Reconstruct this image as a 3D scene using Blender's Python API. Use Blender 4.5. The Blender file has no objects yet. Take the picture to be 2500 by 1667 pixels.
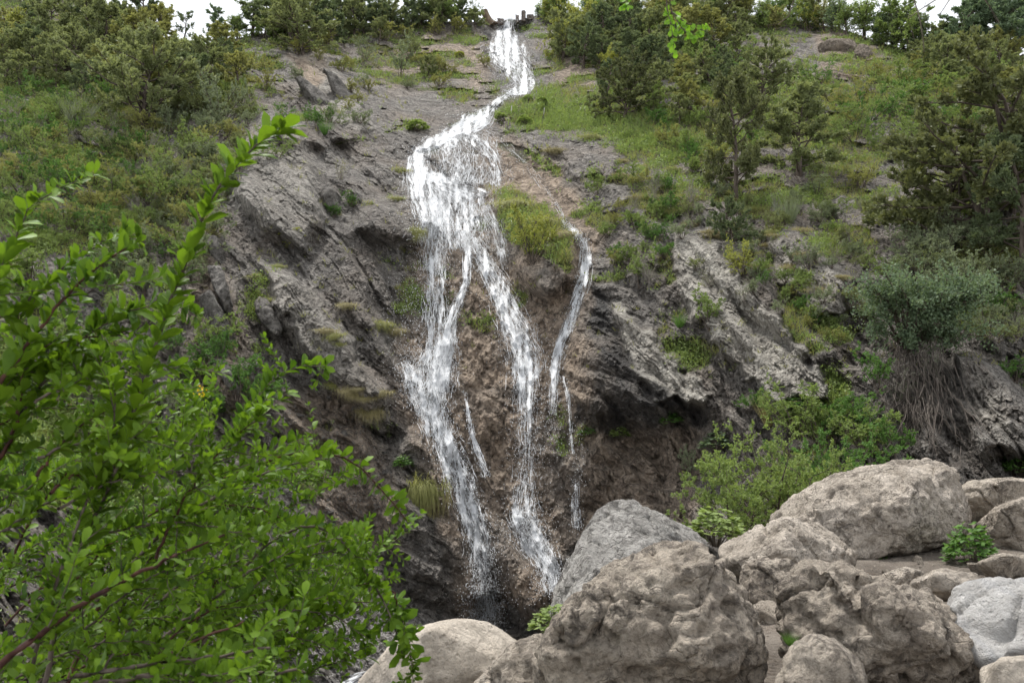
import bpy, bmesh, math, random
import numpy as np
from mathutils import Vector, Matrix

SC = bpy.context.scene
COL = SC.collection
random.seed(7)
RNG = np.random.default_rng(11)

# ------------------------------------------------------------------ camera
W, H = 2500.0, 1667.0
LENS = 30.0
F = LENS / 36.0 * W
PITCH = math.radians(8.3)
CAM = np.array([0.0, 0.0, 1.65])
cd = bpy.data.cameras.new('camera')
cd.lens = LENS; cd.sensor_width = 36.0
cd.clip_start = 0.05; cd.clip_end = 2000.0
cd.dof.use_dof = True; cd.dof.focus_distance = 24.0; cd.dof.aperture_fstop = 7.0
cam = bpy.data.objects.new('camera', cd); COL.objects.link(cam)
cam.location = CAM; cam.rotation_euler = (math.radians(90) + PITCH, 0, 0)
SC.camera = cam

# ------------------------------------------------------------------ sky and sun
SUN_EL, SUN_AZ = math.radians(70), math.radians(325)      # thin bright cloud, light from the upper left
wd = bpy.data.worlds.new('World'); SC.world = wd; wd.use_nodes = True
nt = wd.node_tree; nt.nodes.clear()
wo = nt.nodes.new('ShaderNodeOutputWorld'); bg = nt.nodes.new('ShaderNodeBackground')
sk = nt.nodes.new('ShaderNodeTexSky'); sk.sky_type = 'NISHITA'; sk.sun_disc = False
sk.sun_elevation = SUN_EL; sk.sun_rotation = SUN_AZ; sk.air_density = 1.0; sk.dust_density = 2.0
hs = nt.nodes.new('ShaderNodeHueSaturation'); hs.inputs['Saturation'].default_value = 0.35
mx = nt.nodes.new('ShaderNodeMix'); mx.data_type = 'RGBA'
tc = nt.nodes.new('ShaderNodeTexCoord'); nz = nt.nodes.new('ShaderNodeTexNoise')
nz.inputs['Scale'].default_value = 2.2; nz.inputs['Detail'].default_value = 6
rp = nt.nodes.new('ShaderNodeMapRange')
rp.inputs['From Min'].default_value = 0.30; rp.inputs['From Max'].default_value = 0.55
rp.inputs['To Min'].default_value = 0.72; rp.inputs['To Max'].default_value = 1.0
nt.links.new(tc.outputs['Generated'], nz.inputs['Vector'])
nt.links.new(nz.outputs['Fac'], rp.inputs['Value'])
nt.links.new(rp.outputs['Result'], mx.inputs['Factor'])
nt.links.new(sk.outputs['Color'], hs.inputs['Color'])
nt.links.new(hs.outputs['Color'], mx.inputs['A'])
mx.inputs['B'].default_value = (9.2, 9.5, 10.0, 1)          # bright cloud deck
nt.links.new(mx.outputs['Result'], bg.inputs['Color'])
bg.inputs['Strength'].default_value = 0.090
nt.links.new(bg.outputs['Background'], wo.inputs['Surface'])

sl = bpy.data.lights.new('sun', 'SUN'); sl.energy = 3.1; sl.angle = math.radians(8); sl.color = (1.0, 0.97, 0.93)
so = bpy.data.objects.new('sun', sl); COL.objects.link(so)
sdir = Vector((math.sin(SUN_AZ) * math.cos(SUN_EL), math.cos(SUN_AZ) * math.cos(SUN_EL), math.sin(SUN_EL)))
so.rotation_euler = sdir.to_track_quat('Z', 'Y').to_euler(); so.location = (-20, -20, 60)

SC.view_settings.view_transform = 'Standard'; SC.view_settings.look = 'None'
SC.view_settings.exposure = 0.60; SC.view_settings.gamma = 1.0
SC.view_settings.use_curve_mapping = False
SC.render.engine = 'CYCLES'
SC.cycles.max_bounces = 4; SC.cycles.diffuse_bounces = 2; SC.cycles.use_adaptive_sampling = True; SC.cycles.adaptive_threshold = 0.03; SC.cycles.transparent_max_bounces = 12
SC.cycles.use_denoising = True

# ------------------------------------------------------------------ projection helpers
cp_, sp_ = math.cos(PITCH), math.sin(PITCH)
def unproj(px, py, Y):
    """World point at forward distance Y that stands in the direction of photograph pixel (px, py)."""
    xc = (np.asarray(px, float) - W / 2) / F; yc = (H / 2 - np.asarray(py, float)) / F
    dy = cp_ - yc * sp_; dz = sp_ + yc * cp_
    s = np.asarray(Y, float) / dy
    return np.stack(np.broadcast_arrays(CAM[0] + xc * s, CAM[1] + dy * s, CAM[2] + dz * s), -1)

def lerp(a, b, t): return a + (b - a) * t
def sstep(a, b, x):
    t = np.clip((x - a) / (b - a), 0, 1); return t * t * (3 - 2 * t)

# ------------------------------------------------------------------ noise
_G = np.array([[1,1,0],[-1,1,0],[1,-1,0],[-1,-1,0],[1,0,1],[-1,0,1],[1,0,-1],[-1,0,-1],
               [0,1,1],[0,-1,1],[0,1,-1],[0,-1,-1],[1,1,0],[-1,1,0],[0,-1,1],[0,-1,-1]], np.float32)
_PERM = np.random.default_rng(3).permutation(256)
_PERM = np.concatenate([_PERM, _PERM, _PERM]).astype(np.int32)
def pn(x, y, z, seed=0):
    x = np.asarray(x, np.float32) + seed * 17.31; y = np.asarray(y, np.float32) + seed * 5.77; z = np.asarray(z, np.float32) + seed * 9.13
    x, y, z = np.broadcast_arrays(x, y, z)
    fx, fy, fz = np.floor(x), np.floor(y), np.floor(z)
    xi, yi, zi = fx.astype(np.int32) & 255, fy.astype(np.int32) & 255, fz.astype(np.int32) & 255
    x, y, z = x - fx, y - fy, z - fz
    u, v, w = (t * t * t * (t * (t * 6 - 15) + 10) for t in (x, y, z))
    def g(ix, iy, iz, dx, dy, dz):
        h = _PERM[_PERM[_PERM[ix] + iy] + iz] & 15
        gr = _G[h]
        return gr[..., 0] * dx + gr[..., 1] * dy + gr[..., 2] * dz
    xj, yj, zj = (xi + 1) & 255, (yi + 1) & 255, (zi + 1) & 255
    a = lerp(lerp(g(xi, yi, zi, x, y, z), g(xj, yi, zi, x-1, y, z), u), lerp(g(xi, yj, zi, x, y-1, z), g(xj, yj, zi, x-1, y-1, z), u), v)
    b = lerp(lerp(g(xi, yi, zj, x, y, z-1), g(xj, yi, zj, x-1, y, z-1), u), lerp(g(xi, yj, zj, x, y-1, z-1), g(xj, yj, zj, x-1, y-1, z-1), u), v)
    return lerp(a, b, w)
def fbm(x, y, z, oct=4, seed=0, gain=0.5):
    s = 0; a = 1.0; f = 1.0
    for i in range(oct):
        s = s + a * pn(x * f, y * f, z * f, seed + i); a *= gain; f *= 2.03
    return s
def ridged(x, y, z, oct=3, seed=0, gain=0.5):
    s = 0; a = 1.0; f = 1.0
    for i in range(oct):
        s = s + a * (1 - 2.2 * np.abs(pn(x * f, y * f, z * f, seed + i))); a *= gain; f *= 2.07
    return s

# ------------------------------------------------------------------ mesh / object helpers
def mesh_np(name, verts, faces, mats=(), smooth=True):
    """faces: (n,3) or (n,4) int array"""
    me = bpy.data.meshes.new(name)
    verts = np.ascontiguousarray(verts, np.float32); faces = np.ascontiguousarray(faces, np.int32)
    k = faces.shape[1]
    me.vertices.add(len(verts)); me.vertices.foreach_set('co', verts.ravel())
    me.loops.add(faces.size); me.loops.foreach_set('vertex_index', faces.ravel())
    me.polygons.add(len(faces)); me.polygons.foreach_set('loop_start', np.arange(0, faces.size, k, dtype=np.int32))
    me.polygons.foreach_set('use_smooth', np.full(len(faces), smooth, bool))
    for m in mats: me.materials.append(m)
    me.update(calc_edges=True)
    return me
def mesh_mixed(name, verts, faces, mats=(), smooth=True):
    me = bpy.data.meshes.new(name); me.from_pydata([tuple(v) for v in verts], [], faces)
    if smooth: me.polygons.foreach_set('use_smooth', np.full(len(me.polygons), True, bool))
    for m in mats: me.materials.append(m)
    me.update(); return me
def attr(me, name, arr):
    a = me.attributes.new(name, 'FLOAT', 'POINT'); a.data.foreach_set('value', np.ascontiguousarray(arr, np.float32).ravel())
def ob(name, me, parent=None, label=None, cat=None, group=None, kind=None, loc=None):
    o = bpy.data.objects.new(name, me); COL.objects.link(o)
    if parent is not None: o.parent = parent
    if loc is not None: o.location = loc
    if label: o['label'] = label
    if cat: o['category'] = cat
    if group: o['group'] = group
    if kind: o['kind'] = kind
    return o
def copy_tree(o, parent=None):
    c = o.copy(); COL.objects.link(c); c.parent = parent
    for ch in o.children: copy_tree(ch, c)
    return c

# ------------------------------------------------------------------ node helpers
class NT:
    def __init__(s, name):
        s.m = bpy.data.materials.new(name); s.m.use_nodes = True; s.t = s.m.node_tree; s.t.nodes.clear()
        s.out = s.t.nodes.new('ShaderNodeOutputMaterial')
    def n(s, typ, ins=None, **kw):
        nd = s.t.nodes.new(typ)
        for k, v in kw.items(): setattr(nd, k, v)
        for k, v in (ins or {}).items(): s.put(nd.inputs[k], v)
        return nd
    def put(s, sock, v):
        if isinstance(v, bpy.types.NodeSocket): s.t.links.new(v, sock)
        else:
            if hasattr(sock.default_value, '__len__') and len(sock.default_value) == 4 and len(v) == 3: v = (*v, 1)
            sock.default_value = v
    def coord(s, kind='Object', scale=(1, 1, 1), rot=(0, 0, 0)):
        t = s.n('ShaderNodeTexCoord'); m = s.n('ShaderNodeMapping', {'Vector': t.outputs[kind], 'Scale': scale, 'Rotation': rot}); return m.outputs[0]
    def noise(s, vec, scale, detail=4, rough=0.55, dist=0.0):
        return s.n('ShaderNodeTexNoise', {'Vector': vec, 'Scale': scale, 'Detail': detail, 'Roughness': rough, 'Distortion': dist}).outputs['Fac']
    def vor(s, vec, scale, out='Distance', feature='F1'):
        return s.n('ShaderNodeTexVoronoi', {'Vector': vec, 'Scale': scale}, feature=feature).outputs[out]
    def rng(s, v, a, b, c=0.0, d=1.0):
        return s.n('ShaderNodeMapRange', {'Value': v, 'From Min': a, 'From Max': b, 'To Min': c, 'To Max': d}).outputs[0]
    def mixc(s, f, a, b, mode='MIX'):
        m = s.n('ShaderNodeMix', data_type='RGBA', blend_type=mode); s.put(m.inputs['Factor'], f); s.put(m.inputs['A'], a); s.put(m.inputs['B'], b); return m.outputs['Result']
    def math(s, op, a, b=0.0):
        m = s.n('ShaderNodeMath', operation=op); s.put(m.inputs[0], a); s.put(m.inputs[1], b); return m.outputs[0]
    def at(s, name): return s.n('ShaderNodeAttribute', attribute_name=name).outputs['Fac']
    def bump(s, h, strength=0.5, dist=0.05, normal=None):
        b = s.n('ShaderNodeBump', {'Height': h, 'Strength': strength, 'Distance': dist})
        if normal is not None: s.put(b.inputs['Normal'], normal)
        return b.outputs[0]
    def done(s, shader): s.t.links.new(shader, s.out.inputs['Surface']); return s.m
    def pbr(s, col, rough=0.9, normal=None, spec=0.3):
        p = s.n('ShaderNodeBsdfPrincipled', {'Base Color': col, 'Roughness': rough, 'Specular IOR Level': spec})
        if normal is not None: s.put(p.inputs['Normal'], normal)
        return p.outputs[0]

# ------------------------------------------------------------------ materials
def mat_hill():
    s = NT('hill_rock')
    c = s.coord()
    # strata run down to the right: stretched coordinates
    cs = s.coord(scale=(1, 1, 1), rot=(0, math.radians(-50), 0))
    cst = s.n('ShaderNodeMapping', {'Vector': cs, 'Scale': (0.25, 1, 1)}).outputs[0]
    big = s.noise(c, 0.35, 4); mid = s.noise(cst, 1.8, 6, 0.65); fine = s.noise(c, 9.0, 5, 0.7); speck = s.vor(c, 7.0)
    grey = s.mixc(s.rng(mid, .36, .64), (.155, .140, .124), (.37, .345, .312))
    grey = s.mixc(s.rng(fine, .40, .66), s.mixc(.55, grey, (.080, .072, .064)), grey)
    grey = s.mixc(s.rng(speck, .05, .32, .5, 0), grey, (.46, .43, .39))
    grey = s.mixc(s.rng(big, .45, .65, 0, .45), grey, (.26, .21, .165))
    pale = s.mixc(s.rng(s.noise(cst, 1.1, 6, .6), .35, .65), (.34, .315, .275), (.54, .51, .45))
    brown = s.mixc(s.rng(s.noise(c, 2.4, 7, .68), .36, .64), (.19, .145, .108), (.46, .37, .285))
    tan = s.mixc(s.rng(mid, .35, .65), (.24, .17, .11), (.45, .34, .24))
    soil = s.mixc(s.rng(fine, .35, .65), (.075, .062, .042), (.19, .165, .12))
    moss = s.mixc(s.rng(s.noise(c, 1.3, 5), .4, .6), (.06, .075, .025), (.13, .15, .045))
    gravel = s.mixc(s.rng(s.vor(c, 11.0, 'Color'), 0, 1), (.15, .14, .13), (.50, .48, .45))
    wv = s.n('ShaderNodeVectorMath', {0: cst, 1: s.n('ShaderNodeVectorMath', {0: s.n('ShaderNodeTexNoise', {'Vector': c, 'Scale': 1.4, 'Detail': 5}).outputs['Color'], 1: (.9, .9, .9)}, operation='MULTIPLY').outputs[0]}, operation='ADD').outputs[0]
    ck1 = s.rng(s.vor(wv, 1.1, 'Distance', 'DISTANCE_TO_EDGE'), 0.0, 0.05); ck2 = s.rng(s.vor(wv, 3.2, 'Distance', 'DISTANCE_TO_EDGE'), 0.0, 0.07)
    cracks = s.math('MULTIPLY', s.rng(ck1, 0, 1, .45, 1), s.rng(ck2, 0, 1, .7, 1))
    grain = s.noise(c, 5.5, 9, .78)
    col = s.mixc(s.at('pale'), grey, pale)
    col = s.mixc(s.at('tan'), col, tan)
    col = s.mixc(s.at('brown'), col, brown)
    col = s.mixc(s.at('gravel'), col, gravel)
    g = s.at('green')
    col = s.mixc(s.rng(g, .25, .75, 0, .9), col, s.mixc(s.rng(s.noise(c, .9, 5), .42, .58), soil, moss))
    col = s.mixc(1.0, col, s.mixc(s.rng(grain, .38, .62), (.70, .69, .68), (1.55, 1.54, 1.52)), 'MULTIPLY')
    col = s.mixc(1.0, col, s.n('ShaderNodeCombineColor', {0: cracks, 1: cracks, 2: cracks}).outputs[0], 'MULTIPLY')
    wet = s.at('wet')
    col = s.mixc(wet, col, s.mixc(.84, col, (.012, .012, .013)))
    h = s.math('ADD', s.math('MULTIPLY', fine, .6), s.math('MULTIPLY', mid, .9))
    h = s.math('ADD', h, s.math('ADD', s.math('MULTIPLY', grain, .8), s.math('MULTIPLY', cracks, .5)))
    nrm = s.bump(h, 1.0, 0.26)
    return s.done(s.pbr(col, s.rng(wet, 0, 1, .92, .5), nrm, .3))

def mat_boulder(name, lo, hi, dark, dk_amt=.55, rough_scale=1.0, vein=0.0, crk=.35):
    s = NT(name)
    c = s.coord(); oi = s.n('ShaderNodeObjectInfo').outputs['Random']
    cc = s.n('ShaderNodeVectorMath', {0: c, 1: s.n('ShaderNodeCombineXYZ', {'X': s.math('MULTIPLY', oi, 37.0), 'Y': s.math('MULTIPLY', oi, 11.0)}).outputs[0]}, operation='ADD').outputs[0]
    a = s.noise(cc, 2.2 * rough_scale, 7, .62); b = s.noise(cc, 10.0 * rough_scale, 8, .72, .5); d = s.noise(cc, 34, 4, .7)
    col = s.mixc(s.rng(a, .34, .66), lo, hi)
    col = s.mixc(s.math('MULTIPLY', s.rng(b, .45, .57, 0, dk_amt), s.rng(s.noise(cc, 1.6, 5, .65), .40, .58, .2, 1)), col, dark)
    col = s.mixc(s.rng(d, .50, .68, 0, .55), col, dark)
    col = s.mixc(s.rng(s.vor(cc, 26), .03, .13, .35, 0), col, (.62, .57, .50))
    if vein > 0:
        w = s.n('ShaderNodeTexWave', {'Vector': cc, 'Scale': 1.1, 'Distortion': 6.0, 'Detail': 4, 'Detail Scale': 1.2}).outputs['Fac']
        col = s.mixc(s.rng(w, .0, .25, vein, 0), col, (.36, .36, .37))
    pit = s.rng(s.vor(cc, 13), .0, .28)
    crack = s.rng(s.vor(s.n('ShaderNodeVectorMath', {0: cc, 1: s.n('ShaderNodeTexNoise', {'Vector': cc, 'Scale': 3.0, 'Detail': 4}).outputs['Color']}, operation='ADD').outputs[0], 1.3, 'Distance', 'DISTANCE_TO_EDGE'), 0.0, 0.03)
    h = s.math('ADD', s.math('MULTIPLY', b, 1.2 * rough_scale), s.math('ADD', s.math('MULTIPLY', pit, .3), s.math('MULTIPLY', d, .3)))
    h = s.math('ADD', h, s.math('MULTIPLY', crack, crk))
    return s.done(s.pbr(col, .92, s.bump(h, 1.0, .11), .25))

def mat_leaf(name, c1, c2, trans=.35, rough=.6, var=.5, spec=.25):
    s = NT(name)
    c = s.coord(); oi = s.n('ShaderNodeObjectInfo').outputs['Random']
    nf = s.n('ShaderNodeTexNoise', {'Vector': s.n('ShaderNodeNewGeometry').outputs['Position'], 'Scale': 2.5, 'Detail': 5, 'Roughness': .75}).outputs['Fac']
    isl = s.n('ShaderNodeNewGeometry').outputs['Random Per Island']
    f = s.math('ADD', s.math('MULTIPLY', s.rng(nf, .3, .7), .40), s.math('ADD', s.math('MULTIPLY', isl, .40), s.math('MULTIPLY', oi, .25)))
    col = s.mixc(f, c1, c2)
    p = s.n('ShaderNodeBsdfPrincipled', {'Base Color': col, 'Roughness': rough, 'Specular IOR Level': spec})
    t = s.n('ShaderNodeBsdfTranslucent', {'Color': s.mixc(.5, col, s.mixc(1.0, col, (1.5, 1.5, .55), 'MULTIPLY'))})
    m = s.n('ShaderNodeMixShader', {0: trans, 1: p.outputs[0], 2: t.outputs[0]})
    return s.done(m.outputs[0])

def mat_simple(name, c1, c2, scale=6.0, rough=.9, bump=.4, stretch=(1, 1, 1)):
    s = NT(name); c = s.coord(scale=stretch)
    n = s.noise(c, scale, 6, .65)
    return s.done(s.pbr(s.mixc(s.rng(n, .35, .65), c1, c2), rough, s.bump(n, bump, .02), .2))

def mat_water_sheet():
    s = NT('white_water')
    u = s.at('fu'); v = s.at('fv'); e = s.at('dens')
    vec = s.n('ShaderNodeCombineXYZ', {'X': s.math('MULTIPLY', v, 5.0), 'Y': s.math('MULTIPLY', u, .9), 'Z': s.at('fid')}).outputs[0]
    vec2 = s.n('ShaderNodeCombineXYZ', {'X': s.math('MULTIPLY', v, 16.0), 'Y': s.math('MULTIPLY', u, 3.4), 'Z': s.at('fid')}).outputs[0]
    n1 = s.noise(vec, 1.0, 4, .6, .6); n2 = s.noise(vec2, 1.0, 5, .7, .5)
    a = s.math('ADD', s.math('ADD', s.math('MULTIPLY', n1, 1.15), s.math('MULTIPLY', n2, .70)), s.math('MULTIPLY', e, .62))
    vec3 = s.n('ShaderNodeCombineXYZ', {'X': s.math('MULTIPLY', v, 34.0), 'Y': s.math('MULTIPLY', u, 2.2), 'Z': s.at('fid')}).outputs[0]
    n3 = s.noise(vec3, 1.0, 4, .65, .3)
    a = s.math('ADD', a, s.math('MULTIPLY', s.math('SUBTRACT', n3, .5), .7))
    alpha = s.rng(a, 1.17, 1.52, 0, .96)
    d = s.n('ShaderNodeBsdfPrincipled', {'Base Color': (.87, .885, .90), 'Roughness': .4, 'Specular IOR Level': .5, 'Normal': s.n('ShaderNodeVectorMath', {0: s.n('ShaderNodeVectorMath', {0: s.bump(s.math('ADD', n1, n2), .8, .12), 1: (0, 0, .9)}, operation='ADD').outputs[0]}, operation='NORMALIZE').outputs[0]}).outputs[0]
    tl = s.n('ShaderNodeBsdfTranslucent', {'Color': (.9, .92, .94)}).outputs[0]
    w = s.n('ShaderNodeMixShader', {0: .12, 1: d, 2: tl}).outputs[0]
    tr = s.n('ShaderNodeBsdfTransparent').outputs[0]
    return s.done(s.n('ShaderNodeMixShader', {0: alpha, 1: tr, 2: w}).outputs[0])

def mat_drop():
    s = NT('water_drops')
    d = s.n('ShaderNodeBsdfPrincipled', {'Base Color': (.90, .915, .93), 'Roughness': .4, 'Specular IOR Level': .5, 'Normal': s.n('ShaderNodeVectorMath', {0: s.n('ShaderNodeVectorMath', {0: s.n('ShaderNodeNewGeometry').outputs['Normal'], 1: (0, 0, .9)}, operation='ADD').outputs[0]}, operation='NORMALIZE').outputs[0]}).outputs[0]
    tl = s.n('ShaderNodeBsdfTranslucent', {'Color': (.86, .88, .9)}).outputs[0]
    return s.done(s.n('ShaderNodeMixShader', {0: .2, 1: d, 2: tl}).outputs[0])

M = {}
M['hill'] = mat_hill()
M['b_warm'] = mat_boulder('boulder_warm', (0.436, 0.373, 0.300), (0.720, 0.630, 0.524), (.10, .085, .07), .75)
M['b_dark'] = mat_boulder('boulder_mottled', (0.447, 0.378, 0.305), (0.731, 0.635, 0.518), (.085, .073, .062), .85, 1.1)
M['b_slate'] = mat_boulder('boulder_slate', (.30, .285, .26), (.62, .59, .545), (.085, .078, .07), .85)
M['b_pale2'] = mat_boulder('boulder_cream', (0.458, 0.394, 0.320), (0.763, 0.672, 0.569), (.10, .085, .07), .7)
M['b_rough'] = mat_boulder('boulder_rough', (0.404, 0.341, 0.274), (0.676, 0.588, 0.483), (.080, .068, .058), .85, 1.1)
M['b_pale'] = mat_boulder('boulder_pale', (0.582, 0.504, 0.412), (0.791, 0.706, 0.596), (.30, .26, .21), .45, .8, 0, .0)
M['b_white'] = mat_boulder('boulder_white', (.44, .425, .405), (.60, .585, .56), (.28, .26, .24), .4, .7, .35, .0)
M['b_grey'] = mat_boulder('boulder_grey', (.20, .185, .165), (.42, .385, .34), (.07, .062, .055), .85)
M['slab'] = mat_boulder('slab_rock', (.12, .11, .098), (.34, .315, .28), (.045, .04, .036), .8, 1.2)
M['tan_rock'] = mat_boulder('tan_rock', (.15, .12, .092), (.33, .275, .215), (.06, .05, .04), .8)
M['bark'] = mat_simple('bark', (.05, .038, .03), (.16, .13, .105), 14, .95, .6, (1, 1, .25))
M['bark_grey'] = mat_simple('bark_grey', (.13, .11, .095), (.33, .295, .26), 14, .95, .6, (1, 1, .25))
M['bark_red'] = mat_simple('bark_red', (.03, .012, .01), (.10, .045, .032), 18, .7, .4)
M['root'] = mat_simple('root', (.06, .048, .04), (.20, .17, .145), 20, .95, .4)
M['l_olive'] = mat_leaf('leaf_olive', (0.112, 0.140, 0.056), (0.311, 0.342, 0.165), .36)
M['l_dark'] = mat_leaf('leaf_dark', (0.071, 0.104, 0.054), (0.207, 0.250, 0.128), .36)
M['l_blue'] = mat_leaf('leaf_bluegreen', (0.073, 0.122, 0.071), (0.232, 0.299, 0.177), .36)
M['l_green'] = mat_leaf('leaf_green', (0.110, 0.168, 0.047), (0.297, 0.375, 0.129), .35)
M['l_deep'] = mat_leaf('leaf_deep', (0.045, 0.112, 0.025), (0.157, 0.280, 0.069), .35)
M['l_darkolive'] = mat_leaf('leaf_darkolive', (.070, .086, .034), (.190, .205, .092), .32)  # darker olive foliage colour of the large junipers
M['l_lime'] = mat_leaf('leaf_lime', (0.19, 0.22, 0.045), (0.42, 0.43, 0.13), .4)
M['l_yelgreen'] = mat_leaf('leaf_yellowgreen', (0.115, 0.175, 0.045), (0.29, 0.36, 0.125), .4)
M['l_grey'] = mat_leaf('leaf_greygreen', (0.129, 0.162, 0.095), (0.314, 0.358, 0.224), .3)
M['l_silver'] = mat_leaf('leaf_silver', (.14, .165, .105), (.32, .345, .25), .3)
M['l_dry'] = mat_leaf('leaf_dry', (0.17, 0.145, 0.065), (0.4, 0.355, 0.18), .3)
M['l_mossy'] = mat_leaf('leaf_mossy', (0.168, 0.185, 0.056), (0.386, 0.381, 0.146), .35)
M['l_front'] = mat_leaf('leaf_front', (.012, .048, .006), (.225, .370, .026), .36, .5, .5, .2)
M['l_sprig'] = mat_leaf('leaf_sprig', (.10, .24, .015), (.24, .42, .04), .5, .4)
M['flower'] = mat_leaf('flower_yellow', (.55, .36, .02), (.75, .55, .04), .3)
M['sheet'] = mat_water_sheet(); M['drop'] = mat_drop()
M['stump'] = mat_simple('stump_wood', (.09, .065, .045), (.24, .18, .13), 10, .95, .6, (1, 1, .2))
M['post'] = mat_simple('post_wood', (.42, .40, .37), (.62, .60, .56), 10, .9, .3, (1, 1, .2))
M['block'] = mat_simple('block_stone', (.09, .075, .065), (.22, .185, .16), 6, .95, .6)
def mat_ground():
    s = NT('path_soil'); c = s.coord()
    a = s.noise(c, .9, 6, .6); b = s.noise(c, 9, 6, .7); v = s.vor(c, 16, 'Color')
    col = s.mixc(s.rng(a, .35, .65), (.095, .080, .065), (.225, .195, .162))
    col = s.mixc(s.rng(b, .5, .7, 0, .6), col, (.14, .108, .082))
    col = s.mixc(s.rng(s.vor(c, 22), .04, .16, .5, 0), col, (.52, .46, .40))
    h = s.math('ADD', s.math('MULTIPLY', b, 1.0), s.math('MULTIPLY', s.vor(c, 18), -.6))
    return s.done(s.pbr(col, .95, s.bump(h, 1.0, .06), .2))
M['ground'] = mat_ground()

# ------------------------------------------------------------------ hillside: base distances
RIDGE = [(-700, -190), (-300, -140), (0, -70), (120, -40), (200, 0), (270, 60), (330, 92), (500, 108), (600, 90), (700, 72), (900, 60), (1100, 54), (1190, 54), (1225, 52), (1246, 46),
         (1266, 50), (1300, 40), (1400, 30), (1600, 22), (1800, 34), (1950, 52), (2050, 70), (2200, 120), (2400, 148), (2600, 150), (3200, 160)]
CTRL = {
 -700: [(1900,10),(1300,15),(900,20),(600,27),(400,34),(200,46),(0,60),(-190,85)],
 0: [(1900,13),(1400,17),(1100,20),(800,24),(600,27),(400,33),(300,37),(200,43),(100,51),(50,57),(-70,74)],
 300: [(1900,14.5),(1500,18),(1200,20.5),(900,24),(700,27),(500,31),(350,36),(250,41),(150,48),(80,56)],
 600: [(1900,15.5),(1650,18),(1400,20.5),(1000,23.5),(700,27),(500,30.5),(350,35.5),(250,41),(150,48),(70,57)],
 850: [(1900,16.5),(1660,18.5),(1520,20.5),(1400,22),(1000,25),(700,28.5),(500,32),(400,35),(300,40),(200,48),(100,57),(55,63)],
 1000: [(1900,17),(1660,19.3),(1560,21),(1460,23),(1000,26),(700,29),(520,32),(440,34.5),(330,39),(250,45),(150,55),(50,64)],
 1190: [(1900,17.5),(1660,20.5),(1560,22.8),(1510,24.4),(1300,25.3),(1000,27),(700,30),(560,32),(460,34.5),(330,38.5),(260,44),(210,50),(100,60),(45,66)],
 1330: [(1900,18),(1660,20.5),(1500,23.2),(1300,24.8),(1000,26.5),(700,29),(560,31),(460,34),(330,39),(250,44),(200,49),(100,59),(40,66)],
 1480: [(1900,18),(1500,22),(1250,24.3),(1040,24.0),(1008,23.7),(900,23.8),(700,26.5),(550,29.5),(430,33),(330,37),(250,42),(150,52),(30,65)],
 1620: [(1900,17),(1450,20.5),(1150,23.4),(1030,22.6),(990,22.3),(800,24),(600,27),(430,32),(300,37.5),(200,45),(100,55),(25,64)],
 1750: [(1900,15.6),(1400,18.7),(1100,21.3),(980,21.6),(800,23.2),(600,26.2),(430,30.7),(300,36.7),(200,44),(100,54),(25,63)],
 2000: [(1900,14),(1300,17),(1050,19),(900,20.5),(700,23),(550,26),(430,30),(300,36),(200,44),(100,54),(60,60)],
 2250: [(1900,13),(1300,15.5),(1050,18),(850,20),(650,22.5),(500,26),(350,32),(250,38),(150,48),(110,55)],
 2500: [(1900,13),(1300,15),(1100,17),(850,19.5),(600,23),(450,27),(300,34),(200,42),(140,52)],
 3200: [(1900,11),(1200,15),(800,20),(500,26),(300,36),(150,50)]}
PXS = np.concatenate([np.linspace(-700, -60, 40, endpoint=False), np.linspace(-60, 2560, 850), np.linspace(2560, 3200, 41)[1:]])
NV1, NV2 = 14, 585
_vb = np.linspace(0, 1, NV1, endpoint=False); _vt = np.linspace(0, 1, NV2)
def ridge(px): return np.interp(px, [a for a, b in RIDGE], [b for a, b in RIDGE]) 
RG = ridge(PXS)
PY = np.concatenate([(1900 - 200 * _vb)[:, None] + 0 * RG[None, :], 1700 + (RG[None, :] - 1700) * _vt[:, None]], 0)
PX = np.broadcast_to(PXS[None, :], PY.shape).copy()
NR, NC = PY.shape
ck = sorted(CTRL)
colv = np.stack([np.interp(-PY, [-p for p, y in CTRL[k]], [y for p, y in CTRL[k]]) for k in ck], 0)   # (K,NR,NC)
kidx = np.interp(PXS, ck, np.arange(len(ck))); k0 = np.clip(kidx.astype(int), 0, len(ck) - 2); kf = kidx - k0; kf = kf * kf * (3 - 2 * kf)
D = np.take_along_axis(colv, k0[None, None, :], 0)[0] * (1 - kf) + np.take_along_axis(colv, k0[None, None, :] + 1, 0)[0] * kf
def blur(a, r, axis):
    k = np.ones(2 * r + 1) / (2 * r + 1)
    p = np.concatenate([np.repeat(np.take(a, [0], axis), r, axis), a, np.repeat(np.take(a, [-1], axis), r, axis)], axis)
    c = np.cumsum(p, axis); z = np.zeros_like(np.take(c, [0], axis)); c = np.concatenate([z, c], axis); n = a.shape[axis]
    return (np.take(c, np.arange(2 * r + 1, 2 * r + 1 + n), axis) - np.take(c, np.arange(0, n), axis)) / (2 * r + 1)
for _ in range(2): D = blur(blur(D, 8, 0), 14, 1)
del colv

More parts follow.
